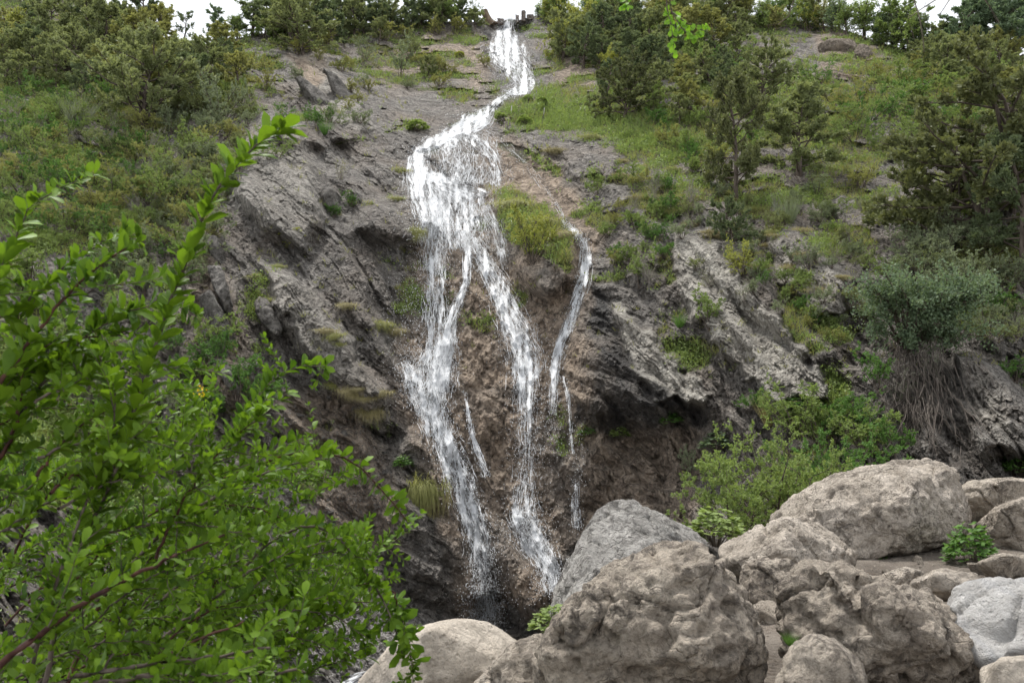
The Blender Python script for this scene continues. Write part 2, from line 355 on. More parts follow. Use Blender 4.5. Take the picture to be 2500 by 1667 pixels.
def blob(cx, cy, rx, ry, ang=0.0, p=2.0):
    a = math.radians(ang); dx, dy = PX - cx, PY - cy
    u = (dx * math.cos(a) + dy * math.sin(a)) / rx; v = (-dx * math.sin(a) + dy * math.cos(a)) / ry
    return np.exp(-np.power(np.sqrt(u * u + v * v) + 1e-6, p))
def poly(pts, soft):
    """soft mask of a polygon outlined on the slope"""
    ins = np.zeros(PX.shape, bool); dist = np.full(PX.shape, 1e9)
    for (x0, y0), (x1, y1) in zip(pts, pts[1:] + pts[:1]):
        c = ((y0 > PY) != (y1 > PY)) & (PX < (x1 - x0) * (PY - y0) / (y1 - y0 + 1e-9) + x0); ins ^= c
        t = np.clip(((PX - x0) * (x1 - x0) + (PY - y0) * (y1 - y0)) / ((x1 - x0) ** 2 + (y1 - y0) ** 2 + 1e-9), 0, 1)
        dist = np.minimum(dist, np.hypot(PX - x0 - t * (x1 - x0), PY - y0 - t * (y1 - y0)))
    sd = np.where(ins, dist, -dist)
    return sstep(-soft, soft, sd)
ragx = 22 * fbm(PX / 60, PY / 60, 0 * PX, 3, 40); ragy = 22 * fbm(PX / 60, PY / 60, 0 * PX, 3, 45)
_PX0, _PY0 = PX, PY
def ragpoly(pts, soft):
    global PX, PY
    PX, PY = _PX0 + ragx, _PY0 + ragy
    m = poly(pts, soft); PX, PY = _PX0, _PY0
    return m

# large forms (metres towards the viewer)
B = lambda *a: blob(*a)
slabA = poly([(590, 330), (640, 285), (720, 300), (770, 420), (785, 540), (740, 600), (640, 560), (570, 480)], 22)
slabC = poly([(690, 150), (760, 120), (860, 190), (900, 300), (880, 350), (800, 330), (720, 250)], 22)
form = 0.0
form = form + 1.5 * slabA + 1.3 * slabC
form += 1.2 * poly([(620, 340), (690, 300), (790, 290), (850, 340), (800, 360), (720, 350)], 18)
form += 1.6 * poly([(900, 500), (1000, 480), (1050, 540), (1040, 600), (960, 590), (860, 560)], 25)
form += 1.1 * B(1130, 385, 85, 75)                                      # dome under the fan
form += 1.7 * poly([(1200, 470), (1240, 460), (1330, 520), (1420, 570), (1400, 680), (1340, 730), (1270, 690), (1230, 590)], 28)   # green mound between the falls
form += 1.0 * poly([(1210, 230), (1290, 215), (1340, 250), (1300, 290), (1220, 290)], 16)
form += 0.9 * B(1320, 355, 45, 35) + 1.0 * B(1440, 390, 75, 50) + 0.9 * B(1600, 470, 110, 60, 20)
form += .2 * poly([(1490, 760), (1560, 640), (1700, 700), (1900, 820), (2080, 960), (2060, 1010), (1750, 1010), (1620, 990)], 40)
form += 0.9 * poly([(1640, 560), (1760, 580), (2040, 740), (2100, 880), (2000, 880), (1800, 740)], 24)
form += 0.8 * poly([(1850, 560), (1960, 560), (2080, 680), (2050, 740), (1900, 640)], 20)
form += 1.1 * poly([(2330, 860), (2420, 880), (2520, 1010), (2520, 1120), (2400, 1100), (2330, 980)], 26)
form += 1.6 * poly([(1990, 90), (2060, 66), (2130, 110), (2170, 160), (2080, 190), (2000, 180)], 16)
form += 1.2 * poly([(1845, 100), (1930, 90), (1950, 150), (1920, 190), (1850, 170)], 16)
form += 1.2 * poly([(1030, 1040), (1090, 1150), (1130, 1300), (1170, 1440), (1110, 1480), (1000, 1440), (930, 1300), (960, 1100)], 26)
form += 1.3 * poly([(1180, 1240), (1260, 1330), (1330, 1440), (1330, 1520), (1280, 1500), (1210, 1380)], 22)
form += -0.25 * poly([(1480, 1010), (1720, 1000), (1690, 1090), (1560, 1120), (1440, 1060)], 22)      # hollow below the overhang
form += -0.9 * poly([(1150, 1470), (1200, 1440), (1270, 1500), (1260, 1540), (1160, 1540)], 16)
form += 0.9 * poly([(420, 560), (520, 560), (600, 800), (600, 1000), (500, 960), (440, 760)], 30)
form += 0.8 * poly([(640, 640), (760, 700), (930, 960), (900, 1010), (760, 880), (650, 760)], 26)
chan = poly([(1195, 60), (1290, 60), (1300, 130), (1320, 215), (1250, 235), (1190, 160), (1180, 110)], 16)
form += -1.6 * chan

SLABS = [([(1496, 735), (1560, 790), (1640, 870), (1725, 955), (1690, 990), (1600, 965), (1535, 880)], .9), ([(1640, 565), (1720, 595), (1830, 700), (1965, 860), (2015, 965), (1900, 985), (1760, 860), (1660, 700)], .9),
         ([(1850, 590), (1960, 580), (2065, 680), (2095, 765), (2000, 765), (1900, 680)], .8), ([(640, 640), (700, 655), (820, 790), (935, 950), (960, 1060), (900, 1040), (780, 900), (680, 760)], .8),
         ([(740, 600), (860, 560), (960, 650), (960, 800), (900, 800), (800, 720)], .5), ([(2340, 850), (2430, 890), (2520, 1010), (2540, 1120), (2420, 1090), (2350, 980)], .7), ([(1560, 430), (1640, 420), (1750, 500), (1800, 580), (1700, 570), (1600, 510)], .7),
         ([(700, 150), (770, 120), (850, 200), (905, 310), (870, 330), (790, 260)], .7), ([(870, 210), (960, 200), (1080, 260), (1060, 290), (950, 290), (880, 260)], .6), ([(1370, 350), (1440, 335), (1510, 390), (1500, 430), (1400, 425)], .7),
         ([(860, 1000), (930, 1080), (1050, 1290), (1080, 1420), (1000, 1400), (900, 1200)], .8)]
smoothm = 0.0
for pg_, amp_ in SLABS:
    m_ = ragpoly(pg_, 9); form = form + amp_ * m_ * .8; smoothm = np.maximum(smoothm, m_)
smoothm = np.maximum(smoothm, slabA)
Pb = unproj(PX, PY, D)
q = np.array([0, math.cos(math.radians(52)), math.sin(math.radians(52))])
X_ = np.array([1.0, 0, 0]); s_dir = .62 * X_ - .785 * q; n_dir = .785 * X_ + .62 * q; c_dir = np.array([0, -math.sin(math.radians(52)), math.cos(math.radians(52))])
U_, V_ = (PX - W / 2) / F * 30.0, PY / F * 30.0          # metres across and down the face
C_ = .03 * Pb[..., 1]
wx = 0.9 * fbm(U_ * .12, V_ * .12, C_, 2, 60)
tl = np.interp(PX, [0, 1000, 1600, 2500], [math.radians(58), math.radians(52), math.radians(42), math.radians(50)])
a_ = np.cos(tl) * U_ + np.sin(tl) * V_; b_ = np.sin(tl) * U_ - np.cos(tl) * V_ + wx; c_ = C_
# cover of green, by eye, on a coarse grid of the slope
GX = [-700, 0, 250, 500, 750, 1000, 1250, 1500, 1750, 2000, 2250, 2500, 3200]
GY = [0, 60, 150, 250, 350, 450, 600, 750, 900, 1050, 1200, 1400, 1900]
GV = np.array([
 [.9, .9, .9, .8, .8, .7, .4, .8, .8, .7, .8, .9, .9],
 [.9, .9, .9, .85, .75, .75, .35, .9, .9, .8, .9, .9, .9],
 [.9, .9, .85, .7, .45, .5, .3, .85, .8, .6, .75, .85, .8],
 [.9, .9, .8, .65, .3, .35, .75, .95, .8, .7, .7, .75, .7],
 [.8, .85, .7, .45, .25, .15, .2, .7, .75, .7, .65, .6, .5],
 [.7, .75, .65, .35, .12, .1, .25, .5, .65, .6, .6, .65, .6],
 [.7, .65, .5, .3, .06, .08, .5, .38, .45, .42, .4, .6, .6],
 [.6, .55, .5, .3, .08, .05, .1, .15, .3, .25, .4, .5, .5],
 [.6, .6, .55, .3, .05, 0, 0, .05, .12, .12, .3, .3, .3],
 [.6, .65, .6, .4, .1, .05, 0, .08, .4, .6, .25, .25, .3],
 [.6, .6, .5, .3, .15, .08, 0, .05, .3, .4, .2, .2, .3],
 [.4, .4, .4, .2, .05, .02, 0, 0, .1, .1, .1, .1, .1],
 [.4, .4, .3, .1, 0, 0, 0, 0, 0, 0, 0, 0, 0]])
gi = np.interp(PY, GY, np.arange(len(GY))); gj = np.interp(PX, GX, np.arange(len(GX)))
g0, h0 = np.clip(gi.astype(int), 0, len(GY) - 2), np.clip(gj.astype(int), 0, len(GX) - 2); gf, hf = gi - g0, gj - h0
gcov = (GV[g0, h0] * (1 - hf) + GV[g0, h0 + 1] * hf) * (1 - gf) + (GV[g0 + 1, h0] * (1 - hf) + GV[g0 + 1, h0 + 1] * hf) * gf
gcov = np.clip(gcov + .55 * poly([(1215, 225), (1300, 215), (1420, 260), (1640, 300), (1700, 370), (1560, 350), (1400, 320), (1250, 310)], 25)
    + .8 * poly([(1195, 465), (1240, 455), (1330, 520), (1400, 570), (1390, 660), (1280, 620), (1230, 540)], 20)
    + .5 * poly([(1500, 440), (1700, 425), (1730, 480), (1560, 500)], 20) + .5 * poly([(1870, 640), (1960, 700), (2080, 830), (2050, 850), (1940, 760), (1860, 690)], 18)
    + .5 * poly([(2000, 545), (2100, 545), (2150, 610), (2050, 620)], 18)
    + .3 * poly([(860, 150), (1130, 60), (1180, 120), (1150, 230), (1000, 250)], 25)
    - .3 * smoothm - .6 * slabA - .5 * slabC, 0, 1)
gnoise = .5 + .75 * fbm(Pb[..., 0] * .35, Pb[..., 1] * .35, Pb[..., 2] * .35, 4, 20, .6) + .16 * ridged(a_ * .25, b_ * .9, c_ * .5, 2, 27)
green = sstep(-.12, .14, gcov - np.clip(gnoise, 0.02, .98))

# water courses on the slope (photograph points, half width, density)
STREAMS = {
 'upper_cascade': [(1246,38,7,.8),(1243,58,10,1),(1232,82,26,1),(1238,108,50,.9),(1240,140,52,.85),(1262,165,40,.85),(1272,188,32,.95),(1284,206,27,1),(1274,222,30,1),(1240,232,16,.9)],
 'linking_run': [(1240,231,12,.9),(1212,250,13,.9),(1195,268,18,.9),(1178,285,34,.9),(1155,304,42,1)],
 'side_spout': [(1133,278,4,.9),(1124,300,7,.9),(1110,318,10,.9)],
 'crest_run': [(1180,286,30,.9),(1155,304,38,1),(1112,325,32,1),(1062,346,26,1),(1022,372,22,1)],
 'dome_fall': [(1118,332,78,.75),(1128,365,96,.46),(1132,405,96,.42),(1128,452,92,.55)],
 'dome_crest': [(1130,326,20,.8),(1178,345,16,.55),(1206,385,14,.5),(1216,425,14,.5),(1211,458,16,.45)],
 'left_sheet': [(1034,360,30,1),(1018,398,28,1),(1024,440,36,1),(1046,482,48,.9),(1060,520,46,.9),(1064,556,36,.95)],
 'apron_diagonal': [(1035,420,26,.9),(1080,448,40,.85),(1135,468,52,.8),(1172,482,46,.6)],
 'apron': [(1110,462,96,.62),(1112,505,88,.7),(1114,555,84,.66),(1114,610,72,.5)],
 'left_fall': [(1066,545,30,1),(1060,620,30,.8),(1062,700,32,.5),(1066,770,30,.45),(1070,840,36,.7),(1062,900,50,.95),(1052,960,48,.85),(1060,1020,38,.95),(1085,1085,34,1),(1118,1160,33,1),(1145,1235,32,1),(1165,1300,30,1),(1178,1370,30,.55),(1188,1440,32,.25),(1192,1520,34,.12)],
 'twin_strand': [(1128,560,18,1),(1142,620,12,.9),(1140,690,10,.9),(1120,735,12,1),(1100,790,16,1),(1090,850,24,1),(1075,910,30,1),(1072,960,24,.9)],
 'left_wash': [(985,880,12,.7),(1008,920,22,.8),(1020,965,26,.6),(1042,1015,26,.8)],
 'middle_fall': [(1150,575,20,.9),(1185,640,26,.95),(1215,700,30,.9),(1240,760,36,.85),(1268,820,42,.85),(1285,870,42,.85),(1285,930,34,.85),(1284,1000,26,.6),(1284,1070,24,.25),(1284,1140,26,.25),(1280,1200,30,.45),(1275,1260,38,.8),(1300,1315,44,.7),(1328,1365,34,.85),(1345,1400,26,.9),(1350,1450,14,.7)],
 'middle_thread': [(1180,500,16,.5),(1210,560,22,.5),(1228,620,14,.4),(1228,660,6,.4)],
 'right_fall': [(1378,545,6,.6),(1402,562,12,.9),(1428,592,14,1),(1432,640,16,1),(1422,690,16,.95),(1403,745,14,1),(1385,800,14,.95),(1365,845,14,.95),(1355,895,15,.9),(1351,950,12,.7),(1350,1015,8,.5)],
 'ramp_trickle': [(1185,318,8,.14),(1225,345,9,.08),(1268,385,9,.06),(1310,430,9,.06),(1345,480,8,.10),(1368,520,7,.25),(1385,552,8,.6)],
 'right_thread': [(1374,915,4,.8),(1386,960,5,.8),(1391,1010,4,.7),(1393,1060,4,.6),(1398,1110,4,.4)],
 'small_thread': [(1132,950,4,.6),(1144,1010,6,.8),(1152,1065,7,.8),(1170,1120,10,.7),(1190,1165,12,.5)],
 'lower_wisp': [(1405,1175,8,.35),(1404,1230,10,.5),(1412,1290,12,.35)],
}
def stream_pts(key, n):
    a = np.array(STREAMS[key], float); t = np.concatenate([[0], np.cumsum(np.hypot(np.diff(a[:, 0]), np.diff(a[:, 1])))]); L = t[-1]
    tt = np.linspace(0, L, n); r = np.stack([np.interp(tt, t, a[:, i]) for i in range(4)], 1)
    if n > 20:
        k = max(2, n // 40)
        for i in range(3): r[:, i] = blur(r[:, i], k, 0)
    return r, tt
def near_water():
    m = np.zeros(PX.shape)
    for k in STREAMS:
        r, _ = stream_pts(k, 26)
        for i in range(len(r)):
            x, y, w = r[i, :3]; rr = w + 14
            sel_c = np.where((PXS > x - 2.5 * rr) & (PXS < x + 2.5 * rr))[0]
            if not len(sel_c): continue
            cs, ce = sel_c[0], sel_c[-1] + 1
            d2 = ((PX[:, cs:ce] - x) ** 2 + (PY[:, cs:ce] - y) ** 2) / (rr * rr)
            m[:, cs:ce] = np.maximum(m[:, cs:ce], np.exp(-d2 * 1.2))
    return m
NW = near_water()
rockiness = np.clip(1 - .75 * green, 0.2, 1)
# strata: overlapping beds + ribs + crumbly relief
frac = lambda v: v - np.floor(v)
def beds(v, w):  # slow rise, sudden drop
    f = frac(v); return np.where(f < 1 - w, f / (1 - w), (1 - f) / w) - .5
m1 = sstep(-.25, .35, fbm(a_ * .1, b_ * .15, c_ * .15, 2, 70))
disp = 0.55 * fbm(a_ * .09, b_ * .22, c_ * .22, 3, 1) * 1.7
disp += rockiness * (0.70 * beds(b_ / 2.7 + .5 * fbm(a_ * .2, b_ * .2, c_ * .2, 3, 5), .16) * (.35 + .65 * m1))
disp += rockiness * (0.30 * beds(b_ / .95 + .8 * fbm(a_ * .3, b_ * .5, c_ * .5, 3, 9), .22) * (1 - .5 * m1))
disp += (1 - .4 * smoothm) * rockiness * 0.28 * ridged(a_ * .3, b_ * .75, c_ * .75, 3, 13)
disp += (1 - .55 * smoothm) * rockiness * 0.11 * ridged(a_ * .9, b_ * 1.9, c_ * 1.9, 3, 31, .6)
st = fbm(a_ * .30, b_ * .8, c_, 3, 140); disp += rockiness * .9 * (np.floor(st * 4.5) / 4.5 - st * .5) * .5
st = fbm(a_ * .9, b_ * 1.7, c_, 3, 150); disp += rockiness * .42 * (np.floor(st * 4) / 4 - st * .5) * .6
iso = np.stack([U_, C_, V_], -1)
disp += (1 - .6 * smoothm) * 0.13 * fbm(iso[..., 0] * 1.6, iso[..., 1] * 1.6, iso[..., 2] * 1.6, 3, 35, .6)
crumb = fbm(iso[..., 0] * 4.6, iso[..., 1] * 4.6, iso[..., 2] * 4.6, 3, 50, .7)
disp += rockiness * .06 * crumb
# dark clefts along the bedding
cl = np.abs(pn(a_ * .07, b_ * .5, c_ * .25, 81)); disp -= rockiness * .3 * np.exp(-(cl / .03) ** 2) * sstep(0, .35, pn(a_ * .25, b_ * .25, c_ * .2, 83))
tufa = ragpoly([(1190, 330), (1260, 350), (1400, 470), (1460, 560), (1440, 700), (1440, 900), (1490, 1000), (1450, 1180), (1380, 1330), (1330, 1500), (1130, 1500), (1060, 1200), (960, 950), (985, 700), (1010, 600), (1100, 560), (1150, 480)], 26)
disp = disp * (1 - .6 * tufa) + tufa * (.18 * ridged(U_ * 1.3, C_, V_ * .7, 4, 55, .62) + .14 * fbm(U_ * 3.2, C_, V_ * 2.2, 3, 58, .6))
disp *= (1 - .35 * NW) * np.interp(PY, [60, 300, 520], [2.0, 1.5, 1.0])
edge = sstep(ridge(PX) + 0, ridge(PX) + 40, PY)
DD = D - form - disp * (.35 + .65 * edge)
DD = np.maximum(DD, 6.0)
P = unproj(PX, PY, DD)

def T(px, py, off=0.0):
    """Point of the hillside at photograph pixel; off metres towards the viewer."""
    px = np.asarray(px, float); py = np.asarray(py, float)
    ci = np.clip(np.interp(px, PXS, np.arange(NC)), 0, NC - 1.001)
    rg = ridge(px); t = (1700 - py) / (1700 - rg)
    ri = np.where(t >= 0, NV1 + t * (NV2 - 1), NV1 * (1900 - py) / 200.0); ri = np.clip(ri, 0, NR - 1.001)
    r0, c0 = ri.astype(int), ci.astype(int); rf, cf = ri - r0, ci - c0
    d = (DD[r0, c0] * (1 - cf) + DD[r0, c0 + 1] * cf) * (1 - rf) + (DD[r0 + 1, c0] * (1 - cf) + DD[r0 + 1, c0 + 1] * cf) * rf
    pyc = np.maximum(py, rg)
    return unproj(px, pyc, d - off)

# colour zones of the rock
brown = np.clip(tufa * (.55 + .9 * fbm(Pb[..., 0] * .5, Pb[..., 1] * .5, Pb[..., 2] * .5, 3, 90) + .25), 0, 1)
brown = np.maximum(brown, ragpoly([(1185, 318), (1265, 338), (1400, 455), (1480, 560), (1420, 575), (1330, 505), (1230, 420)], 16))
brown = np.maximum(brown, .8 * ragpoly([(900, 150), (1040, 80), (1190, 90), (1200, 210), (1150, 200), (1060, 150), (960, 210)], 30))
brown = np.maximum(brown, .7 * ragpoly([(690, 960), (860, 960), (980, 1200), (960, 1350), (820, 1330), (700, 1100)], 30))
brown = np.maximum(brown, .75 * ragpoly([(1440, 1030), (1720, 1050), (1700, 1300), (1400, 1300)], 25))
brown = np.maximum(brown, .8 * ragpoly([(1380, 140), (1450, 140), (1450, 220), (1330, 220)], 20))
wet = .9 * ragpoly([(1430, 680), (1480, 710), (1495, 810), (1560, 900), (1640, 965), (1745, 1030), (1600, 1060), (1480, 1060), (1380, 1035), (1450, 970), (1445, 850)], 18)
wet = np.maximum(wet, .7 * ragpoly([(1180, 60), (1300, 50), (1330, 210), (1250, 240), (1170, 150)], 16))
wet = np.maximum(wet, .12 * ragpoly([(780, 480), (1000, 470), (1040, 600), (960, 900), (1050, 1150), (1150, 1480), (1030, 1480), (900, 1150), (780, 850), (700, 640)], 40))
wet = np.maximum(wet, .15 * ragpoly([(1040, 1180), (1120, 1250), (1160, 1500), (1000, 1480), (960, 1300)], 24))
wet = np.maximum(wet, .75 * ragpoly([(1180, 1430), (1290, 1460), (1340, 1540), (1150, 1550)], 16))
wet = np.clip(np.maximum(wet, .26 * sstep(.25, .9, NW)) * (.75 + .8 * fbm(Pb[..., 0] * .8, Pb[..., 1] * .8, Pb[..., 2] * .35, 3, 95)), 0, .95)
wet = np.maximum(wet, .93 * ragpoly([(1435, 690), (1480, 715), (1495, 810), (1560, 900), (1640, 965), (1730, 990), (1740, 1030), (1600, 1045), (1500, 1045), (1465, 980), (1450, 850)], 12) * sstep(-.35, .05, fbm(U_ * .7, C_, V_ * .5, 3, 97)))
pale = np.clip(1.0 * ragpoly(SLABS[0][0], 12) + .8 * ragpoly(SLABS[1][0], 16) + .5 * ragpoly(SLABS[2][0], 16) + .4 * ragpoly(SLABS[3][0], 16) + .5 * ragpoly(SLABS[7][0], 14) + .3 * ragpoly([(1640, 560), (1720, 600), (1900, 800), (1980, 960), (1900, 960), (1700, 760)], 30)
    + .35 * slabA + .5 * ragpoly([(2360, 880), (2440, 950), (2470, 1080), (2390, 1050)], 20), 0, 1)
tan = np.clip(.5 * ragpoly([(1990, 90), (2060, 60), (2140, 110), (2170, 170), (2080, 190), (2000, 180)], 16) + .7 * ragpoly([(700, 140), (760, 130), (800, 180), (760, 220)], 18) + .4 * ragpoly([(420, 560), (520, 560), (600, 800), (600, 1000), (500, 960)], 40), 0, 1)
gravel = ragpoly([(600, 1440), (880, 1440), (1000, 1500), (1130, 1530), (1100, 1700), (900, 1900), (300, 1900), (300, 1600)], 26)

# back of the ridge: the ground runs on behind the skyline
top = P[-1]; extra = []
for i in range(1, 9):
    b = top.copy(); b[:, 1] += i * 4.0; b[:, 2] -= 0.2 * i * i * .35 + .3 * i; extra.append(b)
allP = np.concatenate([P, np.stack(extra, 0)], 0); R2 = allP.shape[0]
idx = np.arange(R2 * NC).reshape(R2, NC)
faces = np.stack([idx[:-1, :-1], idx[:-1, 1:], idx[1:, 1:], idx[1:, :-1]], -1).reshape(-1, 4)
me = mesh_np('hillside', allP.reshape(-1, 3), faces, [M['hill']], smooth=False)
for nm, a in (('green', green), ('brown', brown), ('wet', wet), ('pale', pale), ('tan', tan), ('gravel', gravel)):
    attr(me, nm, np.concatenate([a, np.repeat(a[-1:], 8, 0)], 0))
ob('hillside', me, kind='structure', label='steep grey and brown rock hillside with patches of green')

# ------------------------------------------------------------------ near bank (path soil) beside the gully
def bank_z(x, y):
    xe = np.interp(y, [-9, 3.5, 5, 7, 8.5, 11, 18], [-1.5, -1.5, -.6, .75, 1.9, 4.0, 7.4])
    z = -.20 + 0.055 * np.clip(y, -4, 20) + .028 * np.clip(x, 0, 20) + .05 * fbm(x * .5, y * .5, 0 * x, 4, 3)
    t = np.clip((xe - x) / 4.5, 0, 1.6)
    z = z - 4.2 * t ** .9 + .25 * sstep(0, .3, t) * fbm(x * .9, y * .9, 0 * x, 3, 8)
    return z + .02 * fbm(x * 4, y * 4, 0 * x, 3, 14)
bx, by = np.meshgrid(np.concatenate([np.arange(-14, -3, .3), np.arange(-3, 9, .09), np.arange(9, 22, .3)]), np.concatenate([np.arange(-9, 3, .3), np.arange(3, 15, .09), np.arange(15, 18.5, .25)]))
bz = bank_z(bx, by); bi = np.arange(bx.size).reshape(bx.shape)
me = mesh_np('bank', np.stack([bx, by, bz], -1).reshape(-1, 3), np.stack([bi[:-1, :-1], bi[:-1, 1:], bi[1:, 1:], bi[1:, :-1]], -1).reshape(-1, 4), [M['ground']])
ob('path', me, kind='structure', label='trodden brown earth path between the boulders')

# ------------------------------------------------------------------ waterfall
def build_waterfall():
    root = ob('waterfall', None, loc=tuple(T(1190, 1500)), label='white waterfall splitting into three falls down the brown rock', cat='waterfall', kind='structure')
    inv = -np.array(root.location)
    dv, df, nvt = [], [], 0
    sv, sf, snv = [], [], 0
    rng = np.random.default_rng(5)
    for si, key in enumerate(STREAMS):
        raw = np.array(STREAMS[key], float); L = np.hypot(np.diff(raw[:, 0]), np.diff(raw[:, 1])).sum()
        n = max(12, int(L / 4)); r, tt = stream_pts(key, n)
        mx_w = r[:, 2].max(); m = int(np.clip(mx_w / 2.2, 5, 40))
        tang = np.gradient(r[:, :2], axis=0); tang /= np.linalg.norm(tang, axis=1)[:, None] + 1e-9
        across = np.linspace(-1, 1, m)
        nx, ny = -tang[:, 1], tang[:, 0]
        # mostly level across: blend the normal with the horizontal
        hx = np.where(nx < 0, -1, 1); nx = .35 * nx + .65 * hx; ny = .35 * ny
        px = r[:, 0:1] + across[None, :] * r[:, 2:3] * nx[:, None]; py = r[:, 1:2] + across[None, :] * r[:, 2:3] * ny[:, None]
        nzv = fbm(px / 14, py / 40, 0 * px + si, 3, 5)
        pts = T(px, py, .10 + .10 * (1 - across[None, :] ** 2) + .12 * nzv)
        dens = r[:, 3:4] * (1 - .8 * np.abs(across[None, :]) ** 3.0) * np.clip(.80 + 1.1 * fbm(px / 11, py / 80, 0 * px + si, 3, 61), .1, 1.25)
        tend = np.minimum(np.linspace(0, 6, n), np.linspace(6, 0, n))[:, None]
        dens = dens * np.clip(tend + .45, 0, 1)
        Pm = T(r[:, 0], r[:, 1]); lm = np.concatenate([[0], np.cumsum(np.linalg.norm(np.diff(Pm, axis=0), axis=1))])
        wm = r[:, 2] / F * Pm[:, 1]
        ii = np.arange(n * m).reshape(n, m)
        me = mesh_np(key, (pts + inv).reshape(-1, 3), np.stack([ii[:-1, :-1], ii[:-1, 1:], ii[1:, 1:], ii[1:, :-1]], -1).reshape(-1, 4), [M['sheet']])
        attr(me, 'fu', np.repeat(lm, m)); attr(me, 'fv', (across[None, :] * wm[:, None]).ravel() * 1.0); attr(me, 'dens', dens.ravel()); attr(me, 'fid', np.full(n * m, si * 3.7))
        ob(key, me, root)
        # continuous threads that follow the run of the water, then loose drops
        cum = np.cumsum(r[:, 2] * (.25 + r[:, 3])); area = cum[-1] * L / n
        NT_ = int(area * .030) + 5; K = 8
        t0 = np.searchsorted(cum, rng.random(NT_) * cum[-1]); ln = rng.uniform(10, 50, NT_) / (L / n); ac0 = np.clip(rng.normal(0, .5, NT_), -1.25, 1.25); dr_ = rng.normal(0, .16, NT_)
        tk = np.clip(t0[:, None] + ln[:, None] * (np.linspace(0, 1, K)[None, :] - .3), 0, n - 1.001); ki = tk.astype(int); kf_ = tk - ki
        g_ = lambda arr: arr[ki] * (1 - kf_) + arr[np.minimum(ki + 1, n - 1)] * kf_
        ack = ac0[:, None] + dr_[:, None] * np.linspace(0, 1, K)[None, :] + .05 * rng.normal(0, 1, (NT_, K)).cumsum(1) * .5
        qx = g_(r[:, 0]) + ack * g_(r[:, 2]) * g_(nx); qy = g_(r[:, 1]) + ack * g_(r[:, 2]) * g_(ny)
        c = T(qx, qy, (.12 + .25 * rng.random(NT_) ** 2)[:, None]); far = np.where(c[:, :1, 1] > 42, 1.5, 1.0)
        rad = rng.uniform(.003, .011, NT_)[:, None] * np.sin(np.linspace(.15, math.pi - .15, K))[None, :] * far * rng.uniform(.6, 1.3, (NT_, K))
        ex = np.array([1.0, 0, 0]); ey = np.array([0, -1.0, 0]); ez = np.array([0, .5, .85])
        v = np.stack([c + rad[..., None] * ex, c - rad[..., None] * (.5 * ex) + rad[..., None] * ey * .8, c - rad[..., None] * (.5 * ex) - rad[..., None] * ey * .8], 2)   # NT,K,3,3
        bi_ = nvt + (np.arange(NT_)[:, None, None] * K * 3 + np.arange(K - 1)[None, :, None] * 3 + np.arange(3)[None, None, :]); b2_ = nvt + (np.arange(NT_)[:, None, None] * K * 3 + np.arange(K - 1)[None, :, None] * 3 + np.array([1, 2, 0])[None, None, :])
        f = np.concatenate([np.stack([bi_, b2_, b2_ + 3], -1).reshape(-1, 3), np.stack([bi_, b2_ + 3, bi_ + 3], -1).reshape(-1, 3)]); dv.append(v.reshape(-1, 3)); df.append(f); nvt += NT_ * K * 3
        N = int(area * .20); ts = np.clip(np.searchsorted(cum, rng.random(N) * cum[-1]), 0, n - 1); ac = np.clip(rng.normal(0, .62, N), -1.9, 1.9)
        qx = r[ts, 0] + ac * r[ts, 2] * nx[ts] + rng.normal(0, 2.5, N); qy = r[ts, 1] + ac * r[ts, 2] * ny[ts] + rng.normal(0, 4, N)
        c = T(qx, qy, .12 + .45 * rng.random(N) ** 2); w1 = (rng.uniform(.004, .011, N) * np.where(c[:, 1] > 42, 1.5, 1))[:, None]; dd = np.array([0, 0, 1.0]); st_ = rng.uniform(1.2, 4.5, N)[:, None]
        v = np.stack([c - dd * w1 * st_, c + dd * w1 * st_, c + ex * w1, c - ex * w1 * .6 + ey * w1 * .8, c - ex * w1 * .6 - ey * w1 * .8], 1); base = nvt + np.arange(N)[:, None] * 5
        df.append(np.concatenate([base + np.array([q3]) for q3 in ([0, 2, 3], [0, 3, 4], [0, 4, 2], [1, 3, 2], [1, 4, 3], [1, 2, 4])], 0)); dv.append(v.reshape(-1, 3)); nvt += N * 5
    # spray clouds: (centre, spread, count)
    SPR = [(1190,1480,46,60,1300),(1340,1420,40,40,500),(1246,44,16,16,600),(1235,75,40,22,500),(1040,660,50,120,900),(1000,760,55,80,350),(1020,900,60,70,1500),(1180,1420,36,110,900),(1192,1500,40,50,500),(1285,1120,48,110,700),(1285,1280,60,60,600),(1350,1040,26,80,300),(1300,960,60,90,350),
           (1110,440,110,40,600),(1010,420,26,60,400),(1240,150,60,70,700),(1120,560,80,50,600),(1408,1150,20,120,220),(1160,560,60,60,300), (1270,830,60,80,400)]
    for cx, cy, sx, sy, N in SPR:
        qx = rng.normal(cx, sx * .6, N); qy = rng.normal(cy, sy * .6, N)
        c = T(qx, np.maximum(qy, ridge(qx) + 1), rng.uniform(.1, 1.0, N)); w_ = rng.uniform(.004, .011, N) * np.where(c[:, 1] > 44, 1.7, 1.0)
        c[:, 2] += np.where(qy < ridge(qx), (ridge(qx) - qy) / F * c[:, 1], 0)
        dd = np.array([0, 0, 1.0]); ex = np.array([1.0, 0, 0]); ey = np.array([0, 1.0, 0]); w1 = w_[:, None]
        v = np.stack([c - dd * w1 * 1.6, c + dd * w1 * 1.6, c + ex * w1, c - ex * w1 * .6 + ey * w1 * .8, c - ex * w1 * .6 - ey * w1 * .8], 1)
        base = nvt + np.arange(N)[:, None] * 5
        f = np.concatenate([base + np.array([[0, 2, 3]]), base + np.array([[0, 3, 4]]), base + np.array([[0, 4, 2]]), base + np.array([[1, 3, 2]]), base + np.array([[1, 4, 3]]), base + np.array([[1, 2, 4]])], 0)
        dv.append(v.reshape(-1, 3)); df.append(f); nvt += N * 5
    V = np.concatenate(dv) + inv; Fc = np.concatenate(df)
    pass
